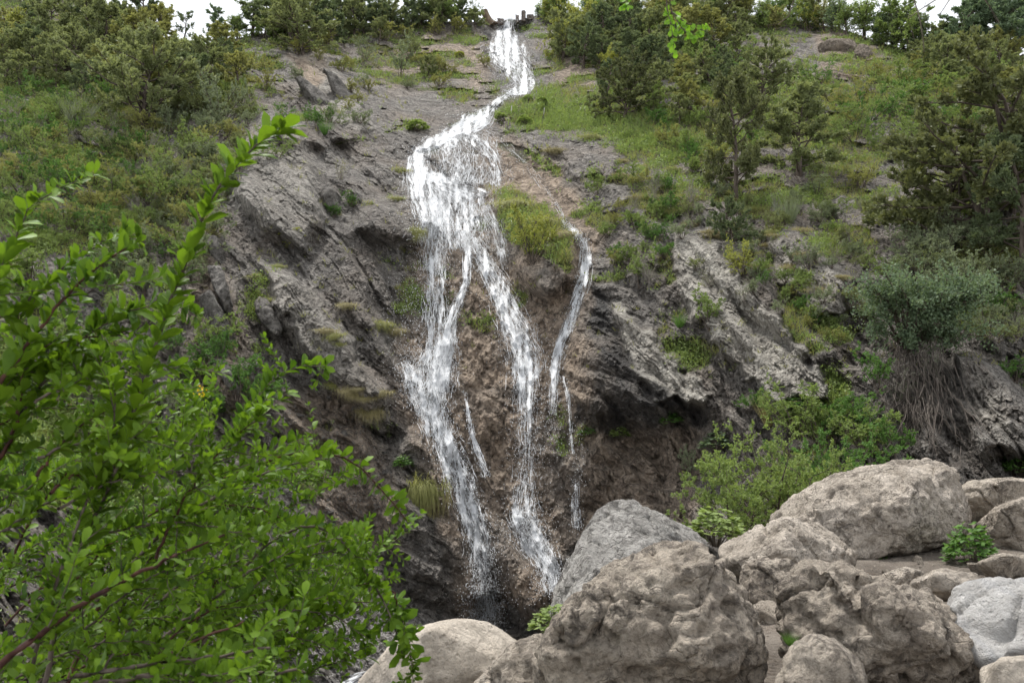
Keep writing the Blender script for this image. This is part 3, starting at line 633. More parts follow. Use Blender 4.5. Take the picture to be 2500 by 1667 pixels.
    ob('spray', mesh_np('spray', V, Fc, [M['drop']]), root, kind='stuff')
build_waterfall()

# stream at the foot of the gully
sp = np.array([(1190, 1560, 30), (1080, 1600, 26), (980, 1630, 30), (900, 1650, 36), (820, 1690, 40), (700, 1760, 44)], float)
tt = np.linspace(0, 5, 40); rr = np.stack([np.interp(tt, np.arange(6), sp[:, i]) for i in range(3)], 1)
ac = np.linspace(-1, 1, 9); px = rr[:, :1] + ac * rr[:, 2:3]; py = rr[:, 1:2] + ac * 10 + 0 * rr[:, 2:3]
pts = T(px, py, .10 + .05 * pn(px / 8, py / 8, 0 * px, 4)); ii = np.arange(pts.shape[0] * 9).reshape(-1, 9)
me = mesh_np('stream', pts.reshape(-1, 3), np.stack([ii[:-1, :-1], ii[:-1, 1:], ii[1:, 1:], ii[1:, :-1]], -1).reshape(-1, 4), [M['sheet']])
attr(me, 'fu', np.repeat(tt, 9)); attr(me, 'fv', np.tile(ac * .4, 40)); attr(me, 'dens', np.tile(.75 * (1 - ac ** 2), 40)); attr(me, 'fid', np.full(360, 77.0))
ob('stream', me, kind='structure', label='small stream running out of the gully behind the pale boulder')

# ------------------------------------------------------------------ boulders
def hull_mesh(lobes):
    """lobes: list of Nx3 arrays; returns one bmesh holding a convex hull for each"""
    bm = bmesh.new()
    for pts in lobes:
        b2 = bmesh.new()
        for p in pts: b2.verts.new(p)
        r = bmesh.ops.convex_hull(b2, input=b2.verts)
        bmesh.ops.delete(b2, geom=list({e for e in r['geom_interior'] if isinstance(e, bmesh.types.BMVert)}), context='VERTS')
        tmp = bpy.data.meshes.new('t'); b2.to_mesh(tmp); b2.free(); bm.from_mesh(tmp); bpy.data.meshes.remove(tmp)
    return bm
def rock_from(lobes, mat, voxel, amp=1.0, seed=0, smooth=4, pits=1.0, ridges=0.0, facets=14):
    bm = hull_mesh(lobes); me = bpy.data.meshes.new('rock'); bm.to_mesh(me); bm.free()
    o = bpy.data.objects.new('tmp', me); COL.objects.link(o)
    md = o.modifiers.new('r', 'REMESH'); md.mode = 'VOXEL'; md.voxel_size = voxel
    dg = bpy.context.evaluated_depsgraph_get(); ev = o.evaluated_get(dg); m2 = bpy.data.meshes.new_from_object(ev)
    bpy.data.objects.remove(o); bpy.data.meshes.remove(me)
    n = len(m2.vertices); co = np.empty(n * 3, np.float32); m2.vertices.foreach_get('co', co); co = co.reshape(-1, 3).astype(float)
    ed = np.empty(len(m2.edges) * 2, np.int32); m2.edges.foreach_get('vertices', ed); ed = ed.reshape(-1, 2)
    deg = np.bincount(ed.ravel(), minlength=n)[:, None]
    for _ in range(smooth):
        s = np.zeros_like(co)
        for k in range(3):
            s[:, k] = np.bincount(ed[:, 0], co[ed[:, 1], k], n) + np.bincount(ed[:, 1], co[ed[:, 0], k], n)
        co = .4 * co + .6 * s / deg
    if facets:
        rg_ = np.random.default_rng(seed + 500); ctr = co.mean(0)
        for _k in range(facets):
            nd = rg_.normal(0, 1, 3); nd[1] -= .5; nd /= np.linalg.norm(nd); pr = (co - ctr) @ nd; of = np.quantile(pr, rg_.uniform(.88, .965)); co = co - np.maximum(pr - of, 0)[:, None] * nd * .92
    m2.vertices.foreach_set('co', co.astype(np.float32).ravel()); m2.update()
    nr = np.empty(n * 3, np.float32); m2.vertices.foreach_get('normal', nr); nr = nr.reshape(-1, 3)
    x, y, z = co.T; sz = np.ptp(co, axis=0).max()
    d = .018 * sz * fbm(x * 1.6 / sz, y * 1.6 / sz, z * 1.6 / sz, 3, seed)
    wxx = .25 * pn(x * 2, y * 2, z * 2, seed + 30)
    rg = .25 + .75 * min(1.0, pits)
    d += rg * .024 * ridged(x * 1.9 + wxx, y * 1.9, z * 2.2 + wxx, 4, seed + 3, .6)
    d += rg * .030 * fbm(x * 5.2, y * 5.2, z * 6.0, 5, seed + 6, .68)
    p = pn(x * 7.5, y * 7.5, z * 7.5, seed + 9); d -= pits * .05 * sstep(.10, .42, p)
    p = pn(x * 2.6, y * 2.6, z * 2.6, seed + 10); d -= pits * .022 * sstep(.15, .45, p)
    c = np.abs(pn(x * 1.5, y * 1.5, z * 1.5, seed + 12)); d -= .05 * np.exp(-(c / .018) ** 2) * (pits > .2)
    if ridges:
        d += ridges * ridged(x * 1.1 + z * .8, y * 1.1, z * 2.4 - x * 1.2, 3, seed + 20)
    co = co + nr * (d * amp)[:, None]
    m2.vertices.foreach_set('co', co.astype(np.float32).ravel())
    m2.polygons.foreach_set('use_smooth', np.full(len(m2.polygons), True, bool))
    m2.materials.clear(); m2.materials.append(mat); m2.update()
    return m2, co
def lobe(outline, Y, th, front=.72, back=.8, lift=0.0, skew=(0, 0)):
    """outline in photograph pixels at distance Y; the stone swells th/2 towards the viewer and th/2 away"""
    o = np.array(outline, float); c = o.mean(0)
    f1 = c + (o - c) * front + np.array(skew); f0 = c + (o - c) * .93 + np.array(skew) * .4
    bk = c + (o - c) * back
    Yv = Y + (c[1] - o[:, 1]) * lift
    return np.concatenate([unproj(o[:, 0], o[:, 1], Yv), unproj(f0[:, 0], f0[:, 1], Yv - th * .3), unproj(f1[:, 0], f1[:, 1], Yv - th * .5), unproj(bk[:, 0], bk[:, 1], Yv + th * .5)])
def boulder(label, lobes, mat, voxel, seed, **kw):
    m2, co = rock_from(lobes, M[mat], voxel, seed=seed, **kw)
    base = np.array([co[:, 0].mean(), co[:, 1].mean(), co[:, 2].min()])
    co2 = co - base; m2.vertices.foreach_set('co', co2.astype(np.float32).ravel()); m2.update(); m2.name = 'boulder'
    o = ob('boulder', m2, label=label, cat='boulder', group='boulders along the path', loc=tuple(base))
    return o
boulder('pale smooth boulder at the bottom below the left fall', [lobe([(850,1700),(900,1640),(960,1570),(1040,1525),(1130,1512),(1210,1525),(1285,1560),(1310,1640),(1290,1780),(1000,1850),(850,1800)], 8.0, 1.7)], 'b_pale', .035, 1, pits=.15, amp=.8)
boulder('beige boulder with a grey face wedged between pale and big pitted boulders', [lobe([(1130,1700),(1190,1640),(1250,1580),(1330,1548),(1375,1560),(1400,1650),(1390,1800),(1150,1800)], 7.0, 1.0)], 'b_warm', .028, 2, pits=.5)
boulder('big pitted grey-brown boulder in the front centre', [lobe([(1318,1600),(1350,1540),(1420,1450),(1500,1370),(1580,1325),(1660,1318),(1730,1340),(1790,1420),(1835,1500),(1865,1600),(1880,1780),(1700,1850),(1400,1850),(1310,1760)], 5.8, 1.2, .62)], 'b_dark', .021, 3, pits=1.3, amp=1.0, smooth=2)
E3 = lambda L: np.array([unproj(*p) for p in L])
boulder('pointed wedge-shaped boulder behind the big pitted one', [E3([(1335,1500,8.9),(1365,1410,9.0),(1430,1290,9.1),(1480,1222,9.1),(1525,1214,9.3),(1600,1250,9.7),(1670,1282,9.9),(1735,1318,9.7),(1590,1290,8.9),(1490,1320,8.5),(1420,1450,8.2),(1350,1620,8.3),(1720,1420,8.9),(1720,1620,8.8),(1500,1250,10.6),(1700,1340,10.7),(1400,1500,10.4),(1680,1620,10.4)])], 'b_slate', .026, 4, pits=.55, amp=.9, smooth=2, facets=3)
boulder('largest long boulder leaning above the path at the right', [lobe([(1855,1270),(1900,1230),(1990,1180),(2100,1145),(2200,1122),(2280,1118),(2330,1150),(2365,1240),(2375,1290),(2330,1320),(2200,1345),(2110,1365),(2060,1350),(1900,1300)], 11.8, 2.6, .7, .8, .0, (-10, 30))], 'b_pale2', .032, 5, pits=.8, smooth=3)
boulder('rounded brown boulder below the left end of the long boulder', [lobe([(1755,1340),(1800,1310),(1880,1275),(1960,1258),(2010,1270),(2060,1310),(2110,1370),(2080,1450),(1900,1480),(1790,1440)], 9.4, 1.4, .68)], 'b_pale2', .026, 6, pits=.6, smooth=2)
boulder('small dark square stone wedged between three boulders', [lobe([(1805,1395),(1850,1370),(1920,1368),(1960,1385),(1950,1450),(1900,1500),(1835,1480)], 8.3, .6, .8)], 'b_rough', .02, 7, pits=.5, smooth=2)
boulder('low stone in the gap under the small dark square stone', [lobe([(1830,1480),(1870,1470),(1920,1480),(1930,1530),(1880,1560),(1840,1530)], 7.9, .5, .8)], 'b_rough', .018, 8, pits=.4)
boulder('lumpy cracked boulder with several knobs in the right front', [
    lobe([(1900,1480),(1915,1420),(1950,1380),(2010,1385),(2080,1440),(2110,1520),(2080,1620),(1980,1640),(1910,1580)], 5.9, .9, .7),
    lobe([(1950,1370),(1990,1345),(2060,1360),(2150,1410),(2220,1470),(2210,1580),(2050,1500)], 6.3, .9, .7),
    lobe([(2060,1500),(2110,1440),(2180,1430),(2220,1520),(2190,1640),(2100,1680),(2050,1620)], 5.7, .7, .75),
    lobe([(2165,1520),(2190,1440),(2240,1420),(2330,1490),(2400,1590),(2425,1680),(2380,1760),(2220,1760),(2160,1660)], 5.7, 1.0, .72)], 'b_rough', .022, 9, pits=1.2, amp=1.15, smooth=5)
boulder('rounded smooth boulder at the bottom edge before the lumpy one', [lobe([(1880,1720),(1900,1640),(1940,1575),(1990,1550),(2050,1570),(2100,1620),(2125,1700),(2110,1820),(1900,1820)], 4.7, .7, .7)], 'b_warm', .02, 10, pits=.3)
boulder('smooth white marble boulder at the right edge', [lobe([(2320,1490),(2350,1440),(2420,1418),(2520,1420),(2700,1470),(2720,1680),(2600,1740),(2450,1690),(2360,1600)], 6.0, 1.2, .75)], 'b_white', .03, 11, pits=.25, amp=1.2, smooth=2, facets=3, ridges=.03)
boulder('low flat slab half buried in the path beside the lumpy boulder', [lobe([(2225,1425),(2290,1395),(2380,1398),(2410,1435),(2320,1470),(2240,1465)], 7.9, .8, .8)], 'b_pale2', .022, 15, pits=.3, smooth=2)
boulder('low flat slab half buried in the path behind the white boulder', [lobe([(2385,1375),(2450,1352),(2530,1360),(2560,1400),(2420,1415)], 9.2, .8, .8)], 'b_warm', .026, 16, pits=.3, smooth=2)
boulder('small flat stone on the path under the long boulder', [lobe([(2150,1405),(2210,1385),(2265,1400),(2240,1435),(2170,1440)], 8.8, .6, .8)], 'b_warm', .022, 17, pits=.3, smooth=2)
boulder('angular pale stone in the lower right corner', [lobe([(2400,1640),(2450,1605),(2520,1600),(2560,1680),(2420,1720)], 5.0, .4, .8)], 'b_pale', .018, 18, pits=.2, smooth=1)
boulder('flat brown boulder behind the long boulder at the right edge', [lobe([(2320,1200),(2380,1175),(2470,1168),(2600,1175),(2620,1230),(2480,1265),(2350,1275)], 14.0, 1.8, .8)], 'b_warm', .04, 12, pits=.4)
boulder('beige slanting boulder at the right edge above the path', [lobe([(2370,1290),(2430,1240),(2500,1214),(2640,1190),(2700,1300),(2560,1370),(2420,1345)], 11.6, 1.8, .75)], 'b_warm', .035, 13, pits=.5)

# ------------------------------------------------------------------ plant prototypes
class Wood:
    def __init__(s): s.v = []; s.f = []
    def tube(s, pts, rad, sides=5):
        pts = np.asarray(pts, float); n = len(pts); b0 = len(s.v)
        for i in range(n):
            t = pts[min(i + 1, n - 1)] - pts[max(i - 1, 0)]; t = t / (np.linalg.norm(t) + 1e-9)
            a = np.array([1.0, 0, 0]) if abs(t[0]) < .8 else np.array([0, 1.0, 0])
            u = np.cross(t, a); u /= np.linalg.norm(u); w = np.cross(t, u)
            for k in range(sides):
                an = 2 * math.pi * k / sides; s.v.append(pts[i] + rad[i] * (math.cos(an) * u + math.sin(an) * w))
        for i in range(n - 1):
            for k in range(sides):
                k2 = (k + 1) % sides; s.f.append((b0 + i * sides + k, b0 + i * sides + k2, b0 + (i + 1) * sides + k2, b0 + (i + 1) * sides + k))
    def mesh(s, name, mat): return mesh_np(name, np.array(s.v), np.array(s.f), [mat])

def leaf_quads(name, c, d, n, L, Wd, mat, tipw=.55):
    """one bent kite face for each leaf"""
    d = d / (np.linalg.norm(d, axis=1)[:, None] + 1e-9); s_ = np.cross(d, n); s_ /= np.linalg.norm(s_, axis=1)[:, None] + 1e-9
    L = L[:, None]; Wd = Wd[:, None]
    v = np.stack([c, c + d * L * tipw + s_ * Wd, c + d * L, c + d * L * tipw - s_ * Wd], 1).reshape(-1, 3)
    return mesh_np(name, v, np.arange(len(c) * 4).reshape(-1, 4), [mat], smooth=False)

def path(p, d, L, n, rng, wob=.15, up=.0):
    pts = [np.array(p, float)]; d = np.array(d, float); d /= np.linalg.norm(d)
    for i in range(n):
        d = d + rng.normal(0, wob, 3) + np.array([0, 0, up]); d /= np.linalg.norm(d)
        pts.append(pts[-1] + d * L / n)
    return np.array(pts)

def proto_juniper(seed, width=.38, bare=.12, cone=.35, limbs=26, lean=.08, dens=1.0, tuft=.029):
    rng = np.random.default_rng(seed); w = Wood(); C, Dd = [], []
    tr = path((0, 0, -.05), (rng.normal(0, lean), rng.normal(0, lean), 1), .98, 8, rng, .07, .03); w.tube(tr, np.linspace(.030, .004, 9), 6)
    if rng.random() < .7:
        t2 = path(tr[1], (rng.normal(0, .4), rng.normal(0, .3), 1), .6, 6, rng, .1, .08); w.tube(t2, np.linspace(.018, .003, 7), 5)
    for i in range(limbs):
        z = bare + (.97 - bare) * ((i + rng.random()) / limbs)
        k = np.clip(z * 8.16, 0, 7.99); p = tr[int(k)] * (1 - k % 1) + tr[int(k) + 1] * (k % 1)
        prof = ((1 - z) ** .8 * cone * 1.25 + (1 - cone) * math.sqrt(max(0.02, 1 - ((z - .45) / .60) ** 2)))
        L = width * prof * rng.uniform(.65, 1.2) + .04
        an = i * 2.4 + rng.normal(0, .4); el = rng.uniform(.05, .5) + .7 * max(0, z - .6)
        li = path(p, (math.cos(an), math.sin(an), el), L, 5, rng, .16, .07); w.tube(li, np.linspace(.010, .002, 6) * (.6 + L), 4)
        for j in range(int(9 * dens + 2)):
            t = rng.uniform(.3, 1); k = t * 4.99; q_ = li[int(k)] * (1 - k % 1) + li[int(k) + 1] * (k % 1)
            dd = li[int(k) + 1] - li[int(k)]; dd = dd / np.linalg.norm(dd) + rng.normal(0, .55, 3) + np.array([0, 0, .25])
            tw = path(q_, dd, rng.uniform(.06, .13), 3, rng, .2, .08)
            w.tube(tw, [.0025, .002, .0015, .001], 3)
            for m in range(int(7 * dens)):
                kk = rng.uniform(.25, 1) * 2.99; cc = tw[int(kk)] * (1 - kk % 1) + tw[int(kk) + 1] * (kk % 1)
                nl = 10; C.append(cc + rng.normal(0, .010, (nl, 3))); Dd.append((tw[-1] - tw[0]) / .1 * .6 + rng.normal(0, .6, (nl, 3)) + np.array([0, 0, .45]))
    C = np.concatenate(C); Dd = np.concatenate(Dd); n = rng.normal(0, 1, C.shape); N = len(C)
    return w.mesh('trunk', M['bark']), leaf_quads('crown', C, Dd, n, rng.uniform(.6, 1.3, N) * tuft, rng.uniform(.6, 1.2, N) * tuft * .30, M['l_olive'])

def proto_shrub(seed, width=.6, stems=9, leaf=.034, dens=1.0, tall=1.0, gap=.3, lw=.36, droop=0.0):
    rng = np.random.default_rng(seed); w = Wood(); C, Dd = [], []
    for i in range(stems):
        an = i * 2.4 + rng.normal(0, .3); sp = rng.uniform(.1, 1) * width
        st = path((math.cos(an) * .03, math.sin(an) * .03, -.04), (math.cos(an) * sp, math.sin(an) * sp, rng.uniform(.7, 1.0) * tall), rng.uniform(.65, 1.05), 6, rng, .12, .03 - droop)
        w.tube(st, np.linspace(.013, .002, 7), 4)
        for j in range(8):
            t = rng.uniform(gap, 1); k = t * 5.99; q_ = st[int(k)] * (1 - k % 1) + st[int(k) + 1] * (k % 1)
            dd = (st[int(k) + 1] - st[int(k)]) * 4 + rng.normal(0, .6, 3); br = path(q_, dd, rng.uniform(.14, .36) * (1.25 - .5 * t), 4, rng, .2, .05 - droop)
            w.tube(br, np.linspace(.004, .001, 5), 3)
            for m in range(4):
                kk = rng.uniform(.2, 1) * 3.99; q2 = br[int(kk)] * (1 - kk % 1) + br[int(kk) + 1] * (kk % 1)
                tw = path(q2, rng.normal(0, .7, 3) + (br[-1] - br[0]) * 3 + np.array([0, 0, .2]), rng.uniform(.05, .12), 2, rng, .2)
                nl = int(17 * dens); tt_ = rng.uniform(0, 1, nl)[:, None]
                C.append(tw[0] * (1 - tt_) + tw[-1] * tt_ + rng.normal(0, .007, (nl, 3))); Dd.append((tw[-1] - tw[0]) * 6 + rng.normal(0, .7, (nl, 3)) + np.array([0, 0, .2]))
    C = np.concatenate(C); Dd = np.concatenate(Dd); N = len(C); n = rng.normal(0, .7, C.shape) + np.array([0, 0, .8])
    return w.mesh('stems', M['bark']), leaf_quads('foliage', C, Dd, n, rng.uniform(.55, 1.25, N) * leaf, rng.uniform(.6, 1.2, N) * leaf * lw * 1.15, M['l_green'])

def proto_broom(seed, n=260, spread=.32, wid=.007, droop=0.0, short=.5):
    rng = np.random.default_rng(seed); V, Fc = [], []; w = Wood()
    for i in range(5):
        an = rng.uniform(0, 6.28); w.tube(path((0, 0, -.05), (math.cos(an) * .4, math.sin(an) * .4, 1), .3, 3, rng, .1), [.02, .014, .01, .006], 4)
    for i in range(n):
        an = rng.uniform(0, 6.28); r = spread * math.sqrt(rng.random()); L = rng.uniform(short, 1.0)
        d0 = np.array([math.cos(an) * r * 1.6, math.sin(an) * r * 1.6, 1.0]); d0 /= np.linalg.norm(d0)
        p = np.array([math.cos(an) * r * .35, math.sin(an) * r * .35, 0]); pts = [p]; d = d0
        for k in range(4):
            d = d + rng.normal(0, .06, 3) - np.array([0, 0, droop]); d /= np.linalg.norm(d); pts.append(pts[-1] + d * L / 4)
        s_ = np.cross(d0, rng.normal(0, 1, 3)); s_ /= np.linalg.norm(s_); b = len(V)
        for k, pt in enumerate(pts):
            ww = wid * (1 - k / 4.4); V.append(pt + s_ * ww); V.append(pt - s_ * ww)
        for k in range(4): Fc.append((b + 2 * k, b + 2 * k + 1, b + 2 * k + 3, b + 2 * k + 2))
    return w.mesh('stems', M['bark']), mesh_np('blades', np.array(V), np.array(Fc), [M['l_silver']])

def proto_drape(seed, n=420):
    """tussock that hangs over a rock edge: blades leave upward and outward and fall down the face"""
    rng = np.random.default_rng(seed); V, Fc = [], []; w = Wood()
    w.tube([(-.5, .08, .0), (0, .0, .06), (.5, .08, .0)], [.05, .09, .05], 6)
    for i in range(n):
        x = rng.normal(0, .38); L = rng.uniform(.4, 1.0) * (1 - .3 * abs(x)); p = np.array([x, rng.uniform(-.12, .1), rng.uniform(0, .1)])
        d = np.array([rng.normal(0, .25), -.7 + rng.normal(0, .25), .9 + rng.normal(0, .3)]); d /= np.linalg.norm(d); pts = [p]
        for k in range(5):
            d = d + np.array([0, .06, -.55]) + rng.normal(0, .08, 3); d /= np.linalg.norm(d); pts.append(pts[-1] + d * L / 5)
        b = len(V)
        for k, pt in enumerate(pts):
            ww = .010 * (1 - k / 5.5); V.append(pt + np.array([ww, 0, 0])); V.append(pt - np.array([ww, 0, 0]))
        for k in range(5): Fc.append((b + 2 * k, b + 2 * k + 1, b + 2 * k + 3, b + 2 * k + 2))
    return w.mesh('root_mat', M['bark']), mesh_np('blades', np.array(V), np.array(Fc), [M['l_mossy']])

def proto_herb(seed, n=170, leaf=.24, lobes=3):
    rng = np.random.default_rng(seed); w = Wood(); C, Dd, Nn, Ls = [], [], [], []
    for i in range(n):
        an = rng.uniform(0, 6.28); r = math.sqrt(rng.random()); hgt = (1 - .65 * r * r) * rng.uniform(.55, 1.0)
        tip = np.array([math.cos(an) * r * .62, math.sin(an) * r * .62, hgt])
        if i % 3 == 0: w.tube([(tip[0] * .15, tip[1] * .15, -.05), tip * np.array([.6, .6, .6]), tip], [.008, .006, .003], 3)
        od = np.array([math.cos(an), math.sin(an), rng.uniform(-.5, .3)])
        for k in range(lobes):
            a2 = (k - (lobes - 1) / 2) * .75; dd = np.array([od[0] * math.cos(a2) - od[1] * math.sin(a2), od[0] * math.sin(a2) + od[1] * math.cos(a2), od[2]])
            C.append(tip); Dd.append(dd + rng.normal(0, .15, 3)); Nn.append(np.array([0, 0, 1]) + od * .4 + rng.normal(0, .25, 3)); Ls.append(leaf * rng.uniform(.6, 1.1))
    C, Dd, Nn, Ls = map(np.array, (C, Dd, Nn, Ls))
    return w.mesh('stems', M['bark']), leaf_quads('leaves', C, Dd, Nn, Ls, Ls * .24, M['l_deep'])

def proto_bare(seed, stems=10, width=.7):
    rng = np.random.default_rng(seed); w = Wood(); C, Dd = [], []
    for i in range(stems):
        an = i * 2.4 + rng.normal(0, .4); st = path((0, 0, -.04), (math.cos(an) * width * rng.uniform(.2, 1), math.sin(an) * width * rng.uniform(.2, 1), 1), rng.uniform(.6, 1.05), 6, rng, .16, .03)
        w.tube(st, np.linspace(.012, .002, 7), 4)
        for j in range(9):
            k = rng.uniform(.25, 1) * 5.99; q_ = st[int(k)]; br = path(q_, (st[int(k) + 1] - st[int(k)]) * 5 + rng.normal(0, .6, 3), rng.uniform(.12, .35), 4, rng, .25, .03)
            w.tube(br, np.linspace(.005, .0015, 5), 3)
            nl = 9; tt_ = rng.uniform(.2, 1, nl)[:, None]; C.append(br[0] * (1 - tt_) + br[-1] * tt_ + rng.normal(0, .012, (nl, 3))); Dd.append(rng.normal(0, 1, (nl, 3)))
    C, Dd = np.concatenate(C), np.concatenate(Dd); N = len(C)
    return w.mesh('branches', M['bark_grey']), leaf_quads('leaves', C, Dd, np.random.default_rng(1).normal(0, 1, C.shape), np.full(N, .022), np.full(N, .007), M['l_grey'])

def proto_round(seed, width=.42):
    """leafy round-headed tree with a clear short trunk"""
    rng = np.random.default_rng(seed); w = Wood(); C, Dd = [], []
    tr = path((0, 0, -.05), (.03, 0, 1), .75, 6, rng, .06, .03); w.tube(tr, np.linspace(.03, .01, 7), 6)
    for i in range(30):
        k = rng.uniform(.28, 1) * 5.99; p = tr[int(k)]; an = i * 2.4; L = width * rng.uniform(.6, 1.1)
        li = path(p, (math.cos(an), math.sin(an), rng.uniform(.3, 1.1)), L, 5, rng, .15, .06); w.tube(li, np.linspace(.010, .002, 6), 4)
        for j in range(8):
            kk = rng.uniform(.3, 1) * 4.99; q_ = li[int(kk)]; tw = path(q_, rng.normal(0, .7, 3) + np.array([0, 0, .4]), rng.uniform(.06, .16), 3, rng, .2)
            w.tube(tw, [.003, .002, .0015, .001], 3)
            nl = 16; tt_ = rng.uniform(0, 1, nl)[:, None]; C.append(tw[0] * (1 - tt_) + tw[-1] * tt_ + rng.normal(0, .018, (nl, 3))); Dd.append(rng.normal(0, .8, (nl, 3)) + np.array([0, 0, .2]))
    C, Dd = np.concatenate(C), np.concatenate(Dd); N = len(C)
    return w.mesh('trunk', M['bark']), leaf_quads('crown', C, Dd, rng.normal(0, .8, C.shape) + np.array([0, 0, .6]), rng.uniform(.5, 1.2, N) * .036, rng.uniform(.5, 1.2, N) * .012, M['l_green'])

PROTO = {
 'jun': [proto_juniper(21, .42, .12, .35), proto_juniper(22, .36, .2, .25), proto_juniper(23, .45, .15, .3)],
 'broad': [proto_juniper(31, .66, .08, .15, 44, .15, 1.1), proto_juniper(32, .60, .10, .1, 44, .12, 1.1)],
 'cone': [proto_juniper(41, .38, .05, .85, 30, .04), proto_juniper(42, .30, .06, .75, 28, .05)],
 'thin': [proto_juniper(51, .24, .15, .5, 22, .1, .8), proto_juniper(52, .30, .3, .3, 16, .18, .7)],
 'shrub': [proto_shrub(61), proto_shrub(62, .8, 10), proto_shrub(63, .5, 8), proto_shrub(64, .9, 12, .030, 1.2, .8)],
 'dome': [proto_shrub(71, 1.15, 13, .026, 1.3, .75, .45, .3), proto_shrub(72, 1.3, 14, .028, 1.3, .6, .35)],
 'loose': [proto_shrub(81, .45, 6, .04, .7, 1.1, .35), proto_shrub(82, .55, 7, .038, .6, 1.0, .3)],
 'broom': [proto_broom(91), proto_broom(92, 300, .4)],
 'drape': [proto_drape(95), proto_drape(96)],
 'herb': [proto_herb(97), proto_herb(98, 150, .28)],
 'bare': [proto_bare(101), proto_bare(102, 8, .5)],
 'round': [proto_round(105), proto_round(106, .36)],
}
KINDNAME = {'jun': ('juniper_tree', 'tree'), 'broad': ('juniper_tree', 'tree'), 'cone': ('conifer_tree', 'tree'), 'thin': ('juniper_tree', 'tree'), 'shrub': ('leafy_shrub', 'shrub'),
            'dome': ('dome_shrub', 'shrub'), 'loose': ('loose_shrub', 'shrub'), 'broom': ('broom_tussock', 'tussock'), 'drape': ('hanging_grass', 'grass tuft'), 'herb': ('leafy_herb', 'plant'),
            'bare': ('bare_shrub', 'shrub'), 'round': ('leafy_tree', 'tree')}
_made = {}; _cnt = [0]; PLANTS = []
def plant(kind, px, py, hpx, col, label, wf=1.0, group=None, pos=None, bark=None, tilt=0.0):
    """a plant rooted on the hillside; hpx = its height in photograph pixels, wf = extra width"""
    _cnt[0] += 1; vi = (_cnt[0] * 7 + int(px)) % len(PROTO[kind]); rr_ = random.Random(_cnt[0] * 13 + 5)
    if pos is None: pos = T(px, py, .02)
    h = hpx / F * pos[1] * 1.03
    wm, lm = PROTO[kind][vi]; nm, cat = KINDNAME[kind]
    root = ob(nm, None, label=label, cat=cat, group=group, loc=tuple(pos))
    root.rotation_euler = (rr_.uniform(-.06, .06), tilt + rr_.uniform(-.05, .05), rr_.uniform(0, 6.28) if kind != 'drape' else rr_.uniform(-.3, .3))
    wf = wf * (1.18 if kind in ('jun', 'broad', 'cone', 'thin', 'shrub', 'dome', 'round') else 1.0); root.scale = (h * wf, h * wf, h)
    a = ob(wm.name.split('.')[0], wm, root); b = ob(lm.name.split('.')[0], lm, root)
    for o, m in ((a, bark), (b, col)):
        if m: o.material_slots[0].link = 'OBJECT'; o.material_slots[0].material = M[m]
    PLANTS.append((px, py, hpx)); return root

LANDMARK = [(36,110,'the pale yellow corner tree'),(350,60,'the dark skyline tree'),(349,280,'the broad left juniper'),(535,260,'the grey-green dome shrub'),(188,280,'the silvery tussock'),(90,360,'the bright spreading shrub'),(275,360,'the dark olive rounded bush'),(415,400,'the bright green bush'),(370,440,'the dead branches'),
 (616,80,'the twisted skyline tree'),(742,110,'the wide juniper over tan rock'),(680,440,'the big grey slab'),(540,780,'the broken rock slabs'),(790,260,'the upper left rocks'),(977,160,'the airy shrub by the cascade'),(1046,170,'the small round juniper'),(1192,45,'the tree stump'),(1060,50,'the grassy shoulder'),(1245,140,'the upper cascade'),(1100,380,'the water fan'),
 (1385,90,'the tall yellow-green bush'),(1465,90,'the dark juniper by the cascade'),(1523,240,'the wide meadow juniper'),(1340,280,'the green meadow'),(1320,420,'the brown ramp'),(1400,650,'the right fall'),(1798,380,'the tall bare-trunked juniper'),(1950,340,'the cone-shaped juniper'),(2380,420,'the biggest juniper'),(1856,210,'the old leaning juniper'),(2075,120,'the tan crag'),
 (2322,170,'the small cone juniper'),(2084,310,'the light green right bush'),(2156,70,'the round-headed bluish tree'),(2409,90,'the tall dark conifer'),(1740,720,'the pale slab'),(2215,780,'the hanging-root bush'),(1925,510,'the brush-like tussock'),(950,800,'the slab tussocks'),(1690,60,'the leafless skyline bush'),(1881,50,'the broad skyline bush'),(2481,220,'the flat-topped tree'),(120,900,'the front leaves'),(300,1050,'the arching front stem')]
TINT = {'l_olive': 'olive', 'l_dark': 'dark', 'l_mossy': 'yellowish', 'l_green': 'fresh green', 'l_deep': 'deep green', 'l_grey': 'greyish', 'l_dry': 'straw-coloured'}
NOUN = {'jun': 'juniper bush', 'dome': 'rounded bush', 'shrub': 'leafy bush', 'drape': 'grass tussock', 'round': 'leafy bush', 'thin': 'thin juniper', 'bare': 'bare twiggy bush', 'loose': 'open bush'}
def filler_label(kind, col, x, y, f):
    d, lx, ly, nm = min((math.hypot(x - a, (y - b) * 1.2), a, b, c) for a, b, c in LANDMARK)
    sx_ = 'left of' if x < lx else 'right of'; sy_ = 'above' if y < ly else 'below'
    r_ = sx_ if abs(x - lx) > 2.2 * abs(y - ly) else sy_ if abs(y - ly) > 2.2 * abs(x - lx) else sy_ + ' and ' + sx_
    return '%s %s %s %s %s%s' % ('small' if f < .34 else 'middling' if f < .67 else 'bigger', TINT[col], NOUN[kind], 'close' if d < 55 else 'a way', {'left of': 'left of ', 'right of': 'right of ', 'above': 'above ', 'below': 'below '}.get(r_, r_ + ' '), nm)
